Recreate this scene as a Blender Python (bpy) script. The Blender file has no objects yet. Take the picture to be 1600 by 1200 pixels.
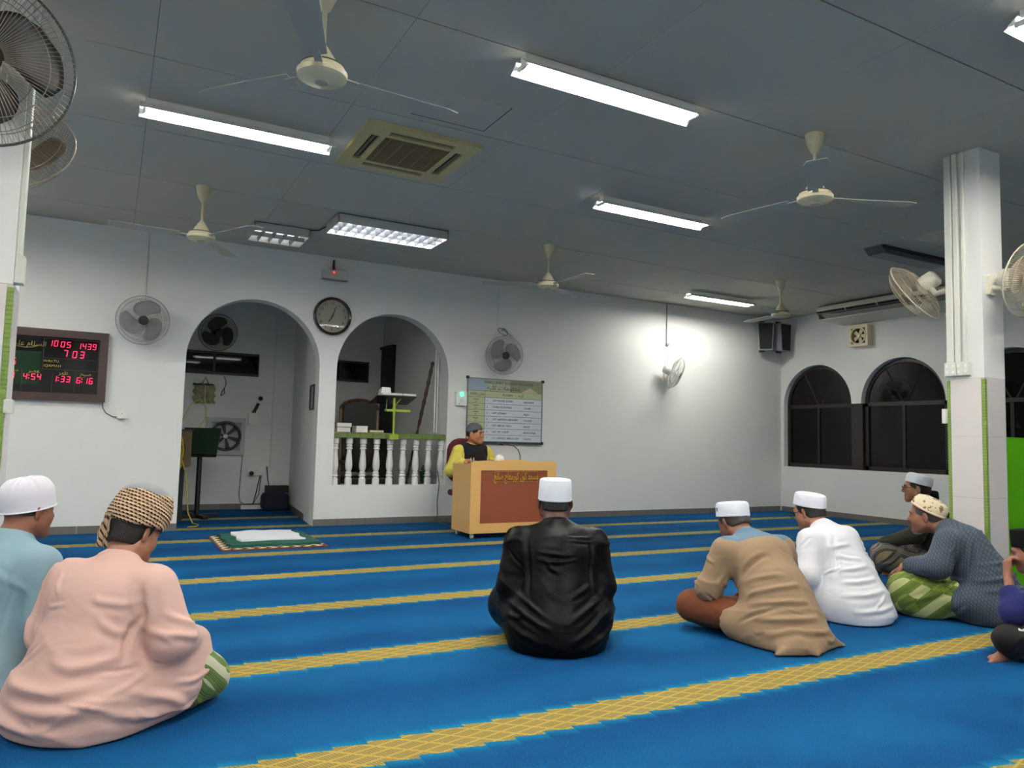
import bpy, math, random
import numpy as np
from mathutils import Matrix, Vector

# ------------------------------------------------------------------ camera, world, exposure
SC = bpy.context.scene
COL = SC.collection
CAM_H = 1.03
YAW, PITCH, ROLL, FOC = math.radians(28.4068), math.radians(4.321), math.radians(1.424), 1156.57
def make_camera():
    fw = Vector((math.sin(YAW), math.cos(YAW), 0)); rt = Vector((math.cos(YAW), -math.sin(YAW), 0)); up = Vector((0, 0, 1))
    f2 = fw*math.cos(PITCH) + up*math.sin(PITCH); u2 = up*math.cos(PITCH) - fw*math.sin(PITCH)
    r3 = rt*math.cos(ROLL) + u2*math.sin(ROLL); u3 = u2*math.cos(ROLL) - rt*math.sin(ROLL)
    cd = bpy.data.cameras.new('camera'); cd.sensor_width = 36; cd.lens = FOC/1600*36
    cd.clip_start = .05; cd.clip_end = 100
    co = bpy.data.objects.new('camera', cd); COL.objects.link(co)
    M = Matrix((r3, u3, -f2)).transposed().to_4x4(); M.translation = (0, 0, CAM_H)
    co.matrix_world = M
    SC.camera = co
make_camera()
w = bpy.data.worlds.new('night'); SC.world = w; w.use_nodes = True
w.node_tree.nodes['Background'].inputs[0].default_value = (.010, .013, .020, 1)
w.node_tree.nodes['Background'].inputs[1].default_value = .3
SC.view_settings.view_transform = 'Standard'; SC.view_settings.look = 'None'
SC.view_settings.gamma = 1; SC.view_settings.use_curve_mapping = False
SC.view_settings.exposure = 0.86
LAMP = 78.0          # radiance of a lit fluorescent tube
SC.cycles.diffuse_bounces = 7; SC.cycles.max_bounces = 10
H, D, W = 3.117, 8.532, 9.629          # ceiling height, back wall, right wall
XL, YR = -2.9, -2.6                    # left wall, rear wall
YA = 10.70                             # back of the alcoves

# ------------------------------------------------------------------ helpers
def lin(c):
    if isinstance(c, str): c = tuple(int(c[i:i+2], 16)/255 for i in (0, 2, 4))
    return tuple(x/12.92 if x <= .04045 else ((x+.055)/1.055)**2.4 for x in c) + (1,)
MATS = {}
def mat(name, col='808080', rough=.6, metal=0., bump=0., bscale=60., var=0., vscale=6., emit=None, spec=.5, coat=0., trans=0., sheen=0.):
    if name in MATS: return MATS[name]
    m = bpy.data.materials.new(name); m.use_nodes = True; MATS[name] = m
    nt = m.node_tree; b = nt.nodes['Principled BSDF']
    c = lin(col)
    b.inputs['Base Color'].default_value = c; b.inputs['Roughness'].default_value = rough; b.inputs['Metallic'].default_value = metal
    b.inputs['Specular IOR Level'].default_value = spec
    b.inputs['Coat Weight'].default_value = coat; b.inputs['Transmission Weight'].default_value = trans
    b.inputs['Sheen Weight'].default_value = sheen
    tc = nt.nodes.new('ShaderNodeTexCoord')
    if var:
        n = nt.nodes.new('ShaderNodeTexNoise'); n.inputs['Scale'].default_value = vscale; n.inputs['Detail'].default_value = 4
        nt.links.new(tc.outputs['Object'], n.inputs['Vector'])
        mx = nt.nodes.new('ShaderNodeMix'); mx.data_type = 'RGBA'
        mx.inputs[6].default_value = tuple(max(0, x*(1-var)) for x in c[:3])+(1,); mx.inputs[7].default_value = tuple(min(1, x*(1+var)) for x in c[:3])+(1,)
        nt.links.new(n.outputs[0], mx.inputs[0]); nt.links.new(mx.outputs[2], b.inputs['Base Color'])
    if bump:
        n = nt.nodes.new('ShaderNodeTexNoise'); n.inputs['Scale'].default_value = bscale; n.inputs['Detail'].default_value = 3
        nt.links.new(tc.outputs['Object'], n.inputs['Vector'])
        bp = nt.nodes.new('ShaderNodeBump'); bp.inputs['Strength'].default_value = bump; bp.inputs['Distance'].default_value = .01
        nt.links.new(n.outputs[0], bp.inputs['Height']); nt.links.new(bp.outputs[0], b.inputs['Normal'])
    if emit:
        b.inputs['Emission Color'].default_value = c; b.inputs['Emission Strength'].default_value = emit
    return m
class NT:
    """tiny node-graph writer"""
    def __init__(s, m): s.m = m; s.nt = m.node_tree; s.b = s.nt.nodes['Principled BSDF']
    def coord(s, which='Object'): return s.nt.nodes.new('ShaderNodeTexCoord').outputs[which]
    def xyz(s, v):
        n = s.nt.nodes.new('ShaderNodeSeparateXYZ'); s.nt.links.new(v, n.inputs[0]); return n.outputs
    def m_(s, op, a, b=None, c=None):
        n = s.nt.nodes.new('ShaderNodeMath'); n.operation = op
        for i, q in enumerate((a, b, c)):
            if q is None: continue
            if isinstance(q, (int, float)): n.inputs[i].default_value = q
            else: s.nt.links.new(q, n.inputs[i])
        return n.outputs[0]
    def mix(s, f, a, b):
        n = s.nt.nodes.new('ShaderNodeMix'); n.data_type = 'RGBA'
        for i, q in ((0, f), (6, a), (7, b)):
            if isinstance(q, str): n.inputs[i].default_value = lin(q)
            elif isinstance(q, (int, float)): n.inputs[i].default_value = q
            elif isinstance(q, tuple): n.inputs[i].default_value = q
            else: s.nt.links.new(q, n.inputs[i])
        return n.outputs[2]
    def noise(s, v, scale, detail=3):
        n = s.nt.nodes.new('ShaderNodeTexNoise'); n.inputs['Scale'].default_value = scale; n.inputs['Detail'].default_value = detail
        s.nt.links.new(v, n.inputs['Vector']); return n.outputs[0]
    def color(s, o): s.nt.links.new(o, s.b.inputs['Base Color'])
    def bump(s, o, st=.3, d=.01):
        n = s.nt.nodes.new('ShaderNodeBump'); n.inputs['Strength'].default_value = st; n.inputs['Distance'].default_value = d
        s.nt.links.new(o, n.inputs['Height']); s.nt.links.new(n.outputs[0], s.b.inputs['Normal'])

def rotz(a): return Matrix.Rotation(a, 4, 'Z')
def T(x, y, z): return Matrix.Translation((x, y, z))
class G:
    """collects shapes into ONE mesh"""
    def __init__(s): s.v = []; s.f = []
    def add(s, v, f, M=None):
        o = len(s.v)
        if M is not None: v = [tuple(M @ Vector(p)) for p in v]
        s.v += [tuple(p) for p in v]; s.f += [tuple(i+o for i in q) for q in f]; return s
    def box(s, x0, x1, y0, y1, z0, z1, M=None):
        v = [(x, y, z) for z in (z0, z1) for y in (y0, y1) for x in (x0, x1)]
        f = [(0, 2, 3, 1), (4, 5, 7, 6), (0, 1, 5, 4), (2, 6, 7, 3), (0, 4, 6, 2), (1, 3, 7, 5)]
        return s.add(v, f, M)
    def cbox(s, c, d, M=None):
        return s.box(c[0]-d[0]/2, c[0]+d[0]/2, c[1]-d[1]/2, c[1]+d[1]/2, c[2]-d[2]/2, c[2]+d[2]/2, M)
    def rbox(s, x0, x1, y0, y1, z0, z1, r, M=None, n=4):
        """box with rounded vertical-in-XZ outline corners (outline in XZ, extruded along Y)"""
        pts = []
        for cx, cz, a0 in ((x1-r, z1-r, 0), (x0+r, z1-r, 90), (x0+r, z0+r, 180), (x1-r, z0+r, 270)):
            for i in range(n+1):
                a = math.radians(a0+90*i/n); pts.append((cx+r*math.cos(a), cz+r*math.sin(a)))
        return s.prism(pts, y0, y1, M)
    def prism(s, pts, y0, y1, M=None):
        """polygon in XZ (counter-clockwise seen from -Y) extruded along Y"""
        n = len(pts); v = [(x, y0, z) for x, z in pts]+[(x, y1, z) for x, z in pts]
        f = [tuple(range(n)), tuple(range(2*n-1, n-1, -1))]+[(i, i+n, (i+1) % n+n, (i+1) % n) for i in range(n)]
        return s.add(v, f, M)
    def prismz(s, pts, z0, z1, M=None):
        n = len(pts); v = [(x, y, z0) for x, y in pts]+[(x, y, z1) for x, y in pts]
        f = [tuple(range(n-1, -1, -1)), tuple(range(n, 2*n))]+[(i, (i+1) % n, (i+1) % n+n, i+n) for i in range(n)]
        return s.add(v, f, M)
    def lathe(s, prof, n=24, M=None, sx=1, sy=1):
        v = []; f = []
        for r, z in prof:
            for i in range(n):
                a = 2*math.pi*i/n; v.append((r*sx*math.cos(a), r*sy*math.sin(a), z))
        for j in range(len(prof)-1):
            for i in range(n):
                k = (i+1) % n; f.append((j*n+i, j*n+k, (j+1)*n+k, (j+1)*n+i))
        if prof[0][0] > 1e-6: f.append(tuple(range(n-1, -1, -1)))
        if prof[-1][0] > 1e-6: f.append(tuple((len(prof)-1)*n+i for i in range(n)))
        return s.add(v, f, M)
    def tube(s, pts, r, n=6, M=None, closed=False):
        pts = [Vector(p) for p in pts]; m = len(pts); rr = r if isinstance(r, (list, tuple)) else [r]*m
        v = []; f = []; up = None
        for i, p in enumerate(pts):
            a = pts[(i-1) % m] if (closed or i) else p; b = pts[(i+1) % m] if (closed or i < m-1) else p
            t = (b-a).normalized() if (b-a).length > 1e-9 else Vector((0, 0, 1))
            if up is None:
                up = Vector((0, 0, 1)) if abs(t.z) < .9 else Vector((1, 0, 0))
            e1 = (up-t*up.dot(t))
            if e1.length < 1e-6: e1 = t.orthogonal()
            e1.normalize(); e2 = t.cross(e1); up = e1
            for k in range(n):
                an = 2*math.pi*k/n; v.append(tuple(p+(e1*math.cos(an)+e2*math.sin(an))*rr[i]))
        for i in range(m if closed else m-1):
            j = (i+1) % m
            for k in range(n):
                l = (k+1) % n; f.append((i*n+k, i*n+l, j*n+l, j*n+k))
        if not closed: f += [tuple(range(n-1, -1, -1)), tuple((m-1)*n+k for k in range(n))]
        return s.add(v, f, M)
    def ball(s, c, r, n=12, M=None):
        r = r if isinstance(r, (list, tuple)) else (r, r, r); v = [(c[0], c[1], c[2]-r[2])]; f = []; m = n//2
        for j in range(1, m):
            t = math.pi*j/m
            for i in range(n):
                a = 2*math.pi*i/n; v.append((c[0]+r[0]*math.sin(t)*math.cos(a), c[1]+r[1]*math.sin(t)*math.sin(a), c[2]-r[2]*math.cos(t)))
        v.append((c[0], c[1], c[2]+r[2])); L = len(v)-1
        for i in range(n):
            k = (i+1) % n; f.append((0, 1+k, 1+i)); f.append((L, 1+(m-2)*n+i, 1+(m-2)*n+k))
            for j in range(m-2): f.append((1+j*n+i, 1+j*n+k, 1+(j+1)*n+k, 1+(j+1)*n+i))
        return s.add(v, f, M)
    def mesh(s, name):
        me = bpy.data.meshes.new(name); me.from_pydata(s.v, [], s.f); me.validate(); me.update(); return me
    def build(s, name, m, parent=None, smooth=False, bevel=0, M=None, **kw):
        me = s.mesh(name)
        me.materials.append(m)
        if smooth: me.shade_smooth() if hasattr(me, 'shade_smooth') else None
        o = link(name, me, parent, M)
        if smooth == 'auto':
            for p in me.polygons: p.use_smooth = True
            me.set_sharp_from_angle(angle=math.radians(40))
        if bevel:
            bv = o.modifiers.new('bevel', 'BEVEL'); bv.width = bevel; bv.segments = 2; bv.limit_method = 'ANGLE'
        return tag(o, **kw) if kw else o
def link(name, me, parent=None, M=None):
    o = bpy.data.objects.new(name, me); COL.objects.link(o)
    if parent is not None: o.parent = parent
    if M is not None: o.matrix_local = M
    return o
def tag(o, label=None, cat=None, group=None, kind=None):
    if label: o['label'] = label
    if cat: o['category'] = cat
    if group: o['group'] = group
    if kind: o['kind'] = kind
    return o
def thing(name, label, cat, loc=(0, 0, 0), rz=0, group=None, M=None, kind=None):
    o = bpy.data.objects.new(name, None); COL.objects.link(o); o.empty_display_size = .1
    o.matrix_local = M if M is not None else T(*loc) @ rotz(rz)
    return tag(o, label, cat, group, kind)
def copy_tree(o, parent=None, M=None, label=None):
    c = o.copy(); COL.objects.link(c); c.parent = parent
    if M is not None: c.matrix_local = M
    if label: c['label'] = label
    for ch in list(o.children): copy_tree(ch, c)
    return c
def arc(cx, cz, r, a0, a1, n):
    return [(cx+r*math.cos(math.radians(a0+(a1-a0)*i/n)), cz+r*math.sin(math.radians(a0+(a1-a0)*i/n))) for i in range(n+1)]
# Arabic letters joined by hand (isolated, final, initial, medial forms)
AR = {'ا': 0xFE8D, 'ب': 0xFE8F, 'ت': 0xFE95, 'ج': 0xFE9D, 'ح': 0xFEA1, 'د': 0xFEA9, 'ر': 0xFEAD, 'س': 0xFEB1, 'ش': 0xFEB5, 'ص': 0xFEB9,
      'ظ': 0xFEC5, 'ع': 0xFEC9, 'غ': 0xFECD, 'ك': 0xFED9, 'ل': 0xFEDD, 'م': 0xFEE1, 'ن': 0xFEE5, 'ه': 0xFEE9, 'و': 0xFEED, 'ي': 0xFEF1, 'ق': 0xFED5}
NOJOIN = set('ادرو')
def arabic(t):
    out = []
    for wd in t.split(' '):
        for i, ch in enumerate(wd):
            pj = i > 0 and wd[i-1] not in NOJOIN; nj = i < len(wd)-1 and ch not in NOJOIN
            out.append(chr(AR[ch]+(3 if pj and nj else 2 if nj else 1 if pj else 0)))
        out.append(' ')
    return ''.join(reversed(out)).strip()
def text(body, size, m, parent, M, name='lettering', align='CENTER', depth=.0008, xs=1., shear=0.):
    cu = bpy.data.curves.new(name, 'FONT'); cu.body = body; cu.size = size; cu.align_x = align; cu.align_y = 'CENTER'
    cu.extrude = depth; cu.resolution_u = 2; cu.shear = shear
    tmp = bpy.data.objects.new('tmp', cu); COL.objects.link(tmp)
    dg = bpy.context.evaluated_depsgraph_get(); me = bpy.data.meshes.new_from_object(tmp.evaluated_get(dg))
    bpy.data.objects.remove(tmp); bpy.data.curves.remove(cu)
    me.materials.clear(); me.materials.append(m)
    for p in me.polygons: p.material_index = 0
    return link(name, me, parent, M @ Matrix.Diagonal((xs, 1, 1, 1)))
# text lies in XY; this stands it up facing -Y
UPRIGHT = Matrix.Rotation(math.pi/2, 4, 'X')

# ------------------------------------------------------------------ materials of the setting
def carpet_material():
    m = mat('carpet', '1f6aa8', .95, spec=.06); g = NT(m)
    P = g.coord(); X, Y, Z = g.xyz(P)
    # woven zigzag edge
    per = .118
    saw = g.m_('FRACT', g.m_('DIVIDE', X, per))
    zig = g.m_('MULTIPLY', g.m_('SUBTRACT', saw, .5), .026)
    fz = g.m_('MULTIPLY', g.m_('SUBTRACT', g.noise(P, 90, 2), .5), .010)
    Yw = g.m_('ADD', g.m_('ADD', Y, zig), fz)
    ys = [-2.85, -1.8, -.75, .30, 1.35, 2.40, 3.46, 4.54, 5.62, 6.67, 7.67, 8.62, 9.56]
    mask = None; halo = None; loc = None
    for y0 in ys:
        d = g.m_('ABSOLUTE', g.m_('SUBTRACT', Yw, y0))
        loc = d if loc is None else g.m_('MINIMUM', loc, d)
    mask = g.m_('LESS_THAN', loc, .088)
    halo = g.m_('SUBTRACT', 1, g.m_('SMOOTH_MIN', 1, g.m_('DIVIDE', g.m_('MAXIMUM', g.m_('SUBTRACT', loc, .088), 0), .05), .1))
    # blue pile with brushed lighter swathes
    n1 = g.noise(P, 1.3, 3); n2 = g.noise(P, 160, 2)
    band = g.m_('SINE', g.m_('ADD', g.m_('MULTIPLY', Y, 9.0), g.m_('MULTIPLY', n1, 7)))
    t = g.m_('ADD', g.m_('MULTIPLY', n1, .7), g.m_('MULTIPLY', band, .16))
    t = g.m_('ADD', t, g.m_('MULTIPLY', g.m_('SUBTRACT', n2, .5), .9))
    blue = g.mix(t, '093866', '145d8c')
    blue = g.mix(g.m_('MULTIPLY', halo, .5), blue, '17819a')
    # lattice inside the stripe
    u = g.m_('FRACT', g.m_('DIVIDE', g.m_('ADD', X, g.m_('MULTIPLY', Y, 1.25)), per))
    v = g.m_('FRACT', g.m_('DIVIDE', g.m_('SUBTRACT', Y, g.m_('MULTIPLY', X, .28)), .047))
    lu = g.m_('LESS_THAN', u, .16); lv = g.m_('LESS_THAN', v, .2)
    lat = g.m_('MAXIMUM', lu, lv)
    dash = g.m_('GREATER_THAN', g.m_('SINE', g.m_('MULTIPLY', g.m_('ADD', X, g.m_('MULTIPLY', Y, .4)), 520)), .1)
    fill = g.mix(g.m_('MULTIPLY', dash, .55), '94804a', '5c5234')
    gold = g.mix(lat, fill, 'a68f45')
    g.color(g.mix(mask, blue, gold))
    g.bump(n2, .6, .006)
    return m
CARPET = carpet_material()
WALL = mat('wall_paint', 'e2e2de', .75, bump=.05, bscale=25, var=.03, vscale=2, spec=.3)
CEIL = mat('ceiling_paint', 'bdbaae', .8, bump=.06, bscale=90, var=.05, vscale=1.2, spec=.3)
CEILJ = mat('ceiling_joint', '4c4d4e', .9)
WHITE = mat('white_gloss', 'e6e5de', .35)
TRUNK = mat('trunking_plastic', 'd9dacf', .5)
IVORY = mat('ivory_plastic', 'ded3b0', .4)
GTILE = mat('green_mosaic', '7f9a45', .3, var=.25, vscale=40)
PTILE = mat('pillar_tile', 'dcd5d2', .16, var=.05, vscale=5)
SKIRT = mat('skirting_tile', '6c665f', .45, var=.12, vscale=8)
DARKF = mat('dark_window_frame', '1d1615', .5)
BLACKP = mat('black_plastic', '151515', .4)
METAL = mat('brushed_metal', 'b5b5b2', .35, metal=.9)
def glass(name, col):
    m = mat(name, col, .03, spec=.22); return m
DGLASS = glass('dark_tinted_glass', '0b0908')

# ------------------------------------------------------------------ floor, walls, ceiling
def structure():
    G().box(XL, W, YR, YA, -.12, 0).build('floor', CARPET, label='blue carpet with gold woven stripes across the whole hall', kind='structure')
    # back wall with two arches
    AX0, AX1, BX0, BX1 = .672, 2.09, 2.29, 3.705
    ZS, th = 1.812, .20
    b = G()
    b.box(XL, AX0, D, D+th, 0, H)
    def over(x0, x1):
        cx = (x0+x1)/2; r = (x1-x0)/2
        pts = [(x0, H)]+[(x0, ZS)]+[(px, pz) for px, pz in arc(cx, ZS, r, 180, 0, 32)][1:-1]+[(x1, ZS), (x1, H)]
        b.prism(pts, D, D+th)
    over(AX0, AX1); b.box(AX1, BX0, D, D+th, 0, H); over(BX0, BX1); b.box(BX0, BX1, D, D+th, 0, .455); b.box(BX1, W+.2, D, D+th, 0, H)
    b.build('wall_back', WALL, label='white front wall with two round arches', kind='structure')
    # alcove shells
    a = G()
    a.prismz([(AX1, D+th), (BX0, D+th), (2.40, YA), (2.26, YA)], 0, 2.95)
    a.build('wall_partition', WALL, label='white partition between the two arched alcoves', kind='structure')
    a = G(); a.box(-.2, 4.1, YA, YA+.15, 0, 2.95)
    a.build('wall_alcove_back', WALL, label='white rear wall of the alcoves', kind='structure')
    a = G(); a.prismz([(.25, D+th), (.40, D+th), (.40, YA), (.25, YA)], 0, 2.95)
    a.build('wall_alcove_left', WALL, label='white left side wall of the arched alcove', kind='structure')
    a = G(); a.prismz([(BX1+.01, D+th), (3.9, D+th), (3.75, YA), (3.56, YA)], 0, 2.95)
    a.build('wall_alcove_right', WALL, label='white right side wall of the alcove behind the balusters', kind='structure')
    G().box(-.2, 4.1, D+th, YA+.15, 2.95, 3.05).build('ceiling_alcove', CEIL, label='low ceiling over the alcoves', kind='structure')
    # left and rear wall of the hall (beside and behind the viewer)
    G().box(XL-.2, XL, YR-.2, D+.2, 0, H).build('wall_left', WALL, label='plain white left wall of the hall', kind='structure')
    G().box(XL-.2, W+.2, YR-.2, YR, 0, H).build('wall_rear', WALL, label='plain white rear wall of the hall', kind='structure')
    # right wall: row of arched windows standing on one sill
    wins = [(7.23, 8.48), (5.82, 7.07), (4.41, 5.66), (3.0, 4.25), (1.59, 2.84), (.18, 1.43)]
    z0, zs = .715, 1.69; th = .22
    r = G()
    def prismy(pts, ):   # pts (y,z) -> prism along X
        n = len(pts); v = [(W, y, z) for y, z in pts]+[(W+th, y, z) for y, z in pts]
        f = [tuple(range(n)), tuple(range(2*n-1, n-1, -1))]+[(i, i+n, (i+1) % n+n, (i+1) % n) for i in range(n)]
        r.add(v, f)
    r.box(W, W+th, YR-.2, .18, 0, H); r.box(W, W+th, 8.48, D, 0, H); r.box(W, W+th, .18, 8.48, 0, z0)
    for i, (y0, y1) in enumerate(wins):
        cy = (y0+y1)/2; rr = (y1-y0)/2
        pts = [(y0, H), (y0, zs)]+arc(cy, zs, rr, 180, 0, 28)[1:-1]+[(y1, zs), (y1, H)]
        prismy(pts)
        if i: r.box(W, W+th, y1, wins[i-1][0], zs, H)
    r.build('wall_right', WALL, label='white right wall with a row of arched windows', kind='structure')
    for i, (y0, y1) in enumerate(wins):
        o = thing('window_%d' % (i+1), ['dark arched window next to the far corner', 'dark arched window left of the tiled pillar', 'dark arched window seen right of the tiled pillar',
                                       'dark arched window fourth from the corner', 'dark arched window fifth from the corner', 'dark arched window sixth from the corner'][i], None, (W+.10, (y0+y1)/2, 0), kind='structure')
        hw = (y1-y0)/2; rr = hw-.012; t = .022
        fr = G()
        for s in (-1, 1): fr.box(-t, t, min(s*rr, s*(rr-.05)), max(s*rr, s*(rr-.05)), z0, zs)
        fr.box(-t, t, -rr, rr, z0, z0+.06); fr.box(-t, t, -rr, rr, zs-.045, zs+.01)
        outer = arc(0, zs, rr, 0, 180, 24); inner = arc(0, zs, rr-.045, 0, 180, 24); n = len(outer)
        v = [(-t, y, z) for y, z in outer]+[(-t, y, z) for y, z in inner]+[(t, y, z) for y, z in outer]+[(t, y, z) for y, z in inner]
        f = []
        for k in range(n-1):
            f += [(k, k+1, n+k+1, n+k), (2*n+k, 3*n+k, 3*n+k+1, 2*n+k+1), (n+k, n+k+1, 3*n+k+1, 3*n+k), (k, 2*n+k, 2*n+k+1, k+1)]
        fr.add(v, f)
        fr.build('window_frame', DARKF, o)
        for s in (-1, 1):
            G().tube([(0, s*.03, zs), (0, s*.50*rr*.98, zs+math.sqrt(1-.25)*rr*.97)], .016, 4).build('glazing_bar', DARKF, o)
            G().box(-.004+.012*s, .004+.012*s, min(s*(rr-.05), -s*.02), max(s*(rr-.05), -s*.02), z0+.05, zs-.04).build('pane', DGLASS, o)
            G().box(-.02+.012*s, .02+.012*s, -.02-.01*s, .02-.01*s, z0+.05, zs-.04).build('sash_stile', DARKF, o)
        q = G(); pts = arc(0, zs, rr-.03, 0, 180, 24); n = len(pts)
        q.add([(-.004, y, z) for y, z in pts]+[(.004, y, z) for y, z in pts], [tuple(range(n)), tuple(range(2*n-1, n-1, -1))]+[(k, k+n, (k+1) % n+n, (k+1) % n) for k in range(n)])
        q.build('pane', DGLASS, o)
        if i: G().box(W+.03, W+.19, y1, wins[i-1][0], z0, zs).build('trim_%d' % i, DARKF, label='dark brown post between arched windows, number %s from the corner' % ['', 'one', 'two', 'three', 'four', 'five'][i], kind='structure')
    # outside is a dark yard
    # ceiling boards
    c = G().box(XL, W, YR, D, H+.014, H+.13).build('ceiling', CEILJ, label='grey ceiling of square painted boards', kind='structure')
    xs = [XL]+[x for x in [.1+1.13*k for k in range(-4, 10)] if XL < x < W-.1]+[W]
    ys = [YR]+[y for y in [2.25+1.115*k for k in range(-6, 6)] if YR < y < D-.1]+[D]
    cache = {}
    for i in range(len(xs)-1):
        for j in range(len(ys)-1):
            key = (round(xs[i+1]-xs[i], 3), round(ys[j+1]-ys[j], 3))
            if key not in cache:
                g = G().cbox((0, 0, .007), (key[0]-.003, key[1]-.009, .014)); me = g.mesh('board'); me.materials.append(CEIL); cache[key] = me
            link('board', cache[key], c, T((xs[i]+xs[i+1])/2, (ys[j]+ys[j+1])/2, H))
    # access hatch outline in the ceiling
    hp = thing('ceiling_hatch', 'plain access panel with dark gaps beside the ceiling cassette', 'hatch', (1.85, 4.20, H))
    G().box(-.26, .26, -.20, .20, -.004, 0).build('panel', CEIL, hp)
    gp = mat('dark_gap', '101010', .9)
    G().box(-.26, .26, .20, .206, -.0045, 0).build('gap', gp, hp); G().box(.26, .266, -.20, .206, -.0045, 0).build('gap', gp, hp)
    # skirting tiles
    for nm, lab, segs in (('baseboard_back', 'grey skirting tiles along the front wall', [(XL, AX0), (AX1, W)]),):
        bb = thing(nm, lab, None, (0, 0, 0), kind='structure')
        me = G().box(0, .296, -.012, 0, 0, .075).mesh('tile'); me.materials.append(SKIRT)
        for x0, x1 in segs:
            x = x1-.297 if x1 < 1 else x0
            while (x > max(x0, -1.4)) if x1 < 1 else (x+.296 < x1):
                link('tile', me, bb, T(x, D, 0)); x += -.3 if x1 < 1 else .3
    bb = thing('baseboard_right', 'grey skirting tiles along the right wall', None, (0, 0, 0), kind='structure')
    me = G().box(-.012, 0, 0, .296, 0, .075).mesh('tile'); me.materials.append(SKIRT)
    for k in range(18): link('tile', me, bb, T(W, D-.31-.3*k, 0))
    bb = thing('baseboard_alcove', 'dark skirting tiles inside the arched alcove', None, (0, 0, 0), kind='structure')
    me = G().box(0, .296, -.012, 0, 0, .075).mesh('tile'); me.materials.append(SKIRT)
    for k in range(6): link('tile', me, bb, T(.45+.3*k, YA, 0))
    me = G().box(-.012, 0, 0, .296, 0, .075).mesh('tile'); me.materials.append(SKIRT)
    for k in range(6): link('tile', me, bb, T(AX1+(.2+.3*k)*.078, D+.2+.3*k, 0) @ rotz(-.078))
structure()
# ------------------------------------------------------------------ pillars
def pillar(x0, y0, label, strips, tr_side, boxes, s=.245, zt=1.528):
    """square pillar, painted above, glossy tiles below, green mosaic at the corners"""
    o = thing('pillar', label, 'pillar', (x0, y0, 0), group=None)
    G().box(0, s, 0, s, zt, H-.001).build('shaft', WALL, o)
    e = .006
    core = G().box(.0, s, .0, s, 0, zt-.001).build('tiled_base', mat('tile_grout', 'bdb8ae', .7), o)
    # big wall tiles on every face
    zz = [0, .31, .72, 1.13, zt-.003]
    for i in range(4):
        z0, z1 = zz[i]+.0012, zz[i+1]-.0012
        for f in range(4):
            g = G()
            if f == 0: g.box(.019, s-.019, -e, 0, z0, z1)
            if f == 1: g.box(.019, s-.019, s, s+e, z0, z1)
            if f == 2: g.box(-e, 0, .019, s-.019, z0, z1)
            if f == 3: g.box(s, s+e, .019, s-.019, z0, z1)
            g.build('tile', PTILE, o)
    me = {}
    for (cx, cy) in strips:
        k = (cx, cy)
        bx, by = cx*s, cy*s; sx = 1 if cx == 0 else -1; sy = 1 if cy == 0 else -1
        g = G(); pts = [(bx-sx*e, by-sy*e), (bx+sx*.017, by-sy*e), (bx+sx*.017, by), (bx, by), (bx, by+sy*.017), (bx-sx*e, by+sy*.017)]
        g.prismz(pts if sx*sy > 0 else pts[::-1], 0, .0182); m = g.mesh('tile'); m.materials.append(GTILE)
        n = int(zt/.0202)
        for i in range(n): link('tile', m, o, T(0, 0, .004+i*.0202))
    for (y, wd) in tr_side[1]:
        g = G()
        if tr_side[0] == 'left': g.box(-.022, 0, y-wd/2, y+wd/2, zt+.112, H-.002)
        else: g.box(s, s+.022, y-wd/2, y+wd/2, zt+.132, H-.002)
        g.build('conduit', TRUNK, o, bevel=.005)
    for bxs in boxes:
        name, side, y0b, y1b, z0b, z1b = bxs
        x_0, x_1 = (-.035, 0) if side == 'left' else (s, s+.035)
        sw = G().box(x_0, x_1, y0b, y1b, z0b, z1b).build('switch_box', TRUNK, o, bevel=.004)
        if name == 'switch':
            n = 4
            for k in range(n):
                yy = y0b+(y1b-y0b)*(.2+.6*(k % 2)); z = z0b+(z1b-z0b)*(.28+.44*(k//2)); xs = x_0 if side == 'left' else x_1
                G().cbox((xs, yy, z), (.008, .014, .022)).build('rocker', mat('rocker_white', 'f4f3ee', .3), sw)
    return o
RP = (5.132, 2.838); LP = (-.652, 3.85)
rp = pillar(RP[0], RP[1], 'white square pillar with switch boxes and cable trunking beside the green board', [(0, 0), (0, 1)], ('left', [(.215, .05), (.165, .035), (.115, .02)]),
       [('switch', 'left', .17, .25, 1.545, 1.640), ('switch', 'left', .085, .167, 1.545, 1.640)])
G().box(-.03, 0, .247, .275, 1.22, 1.32).build('switch_box', TRUNK, rp)
lp = pillar(LP[0], LP[1], 'white tiled pillar at the left edge carrying two wall fans', [(1, 0)], ('right', [(.07, .03), (.03, .018)]), [('junction', 'right', .02, .10, 1.665, 1.79), ('socket', 'right', -.012, .05, 1.09, 1.15)], zt=1.655)

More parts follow.
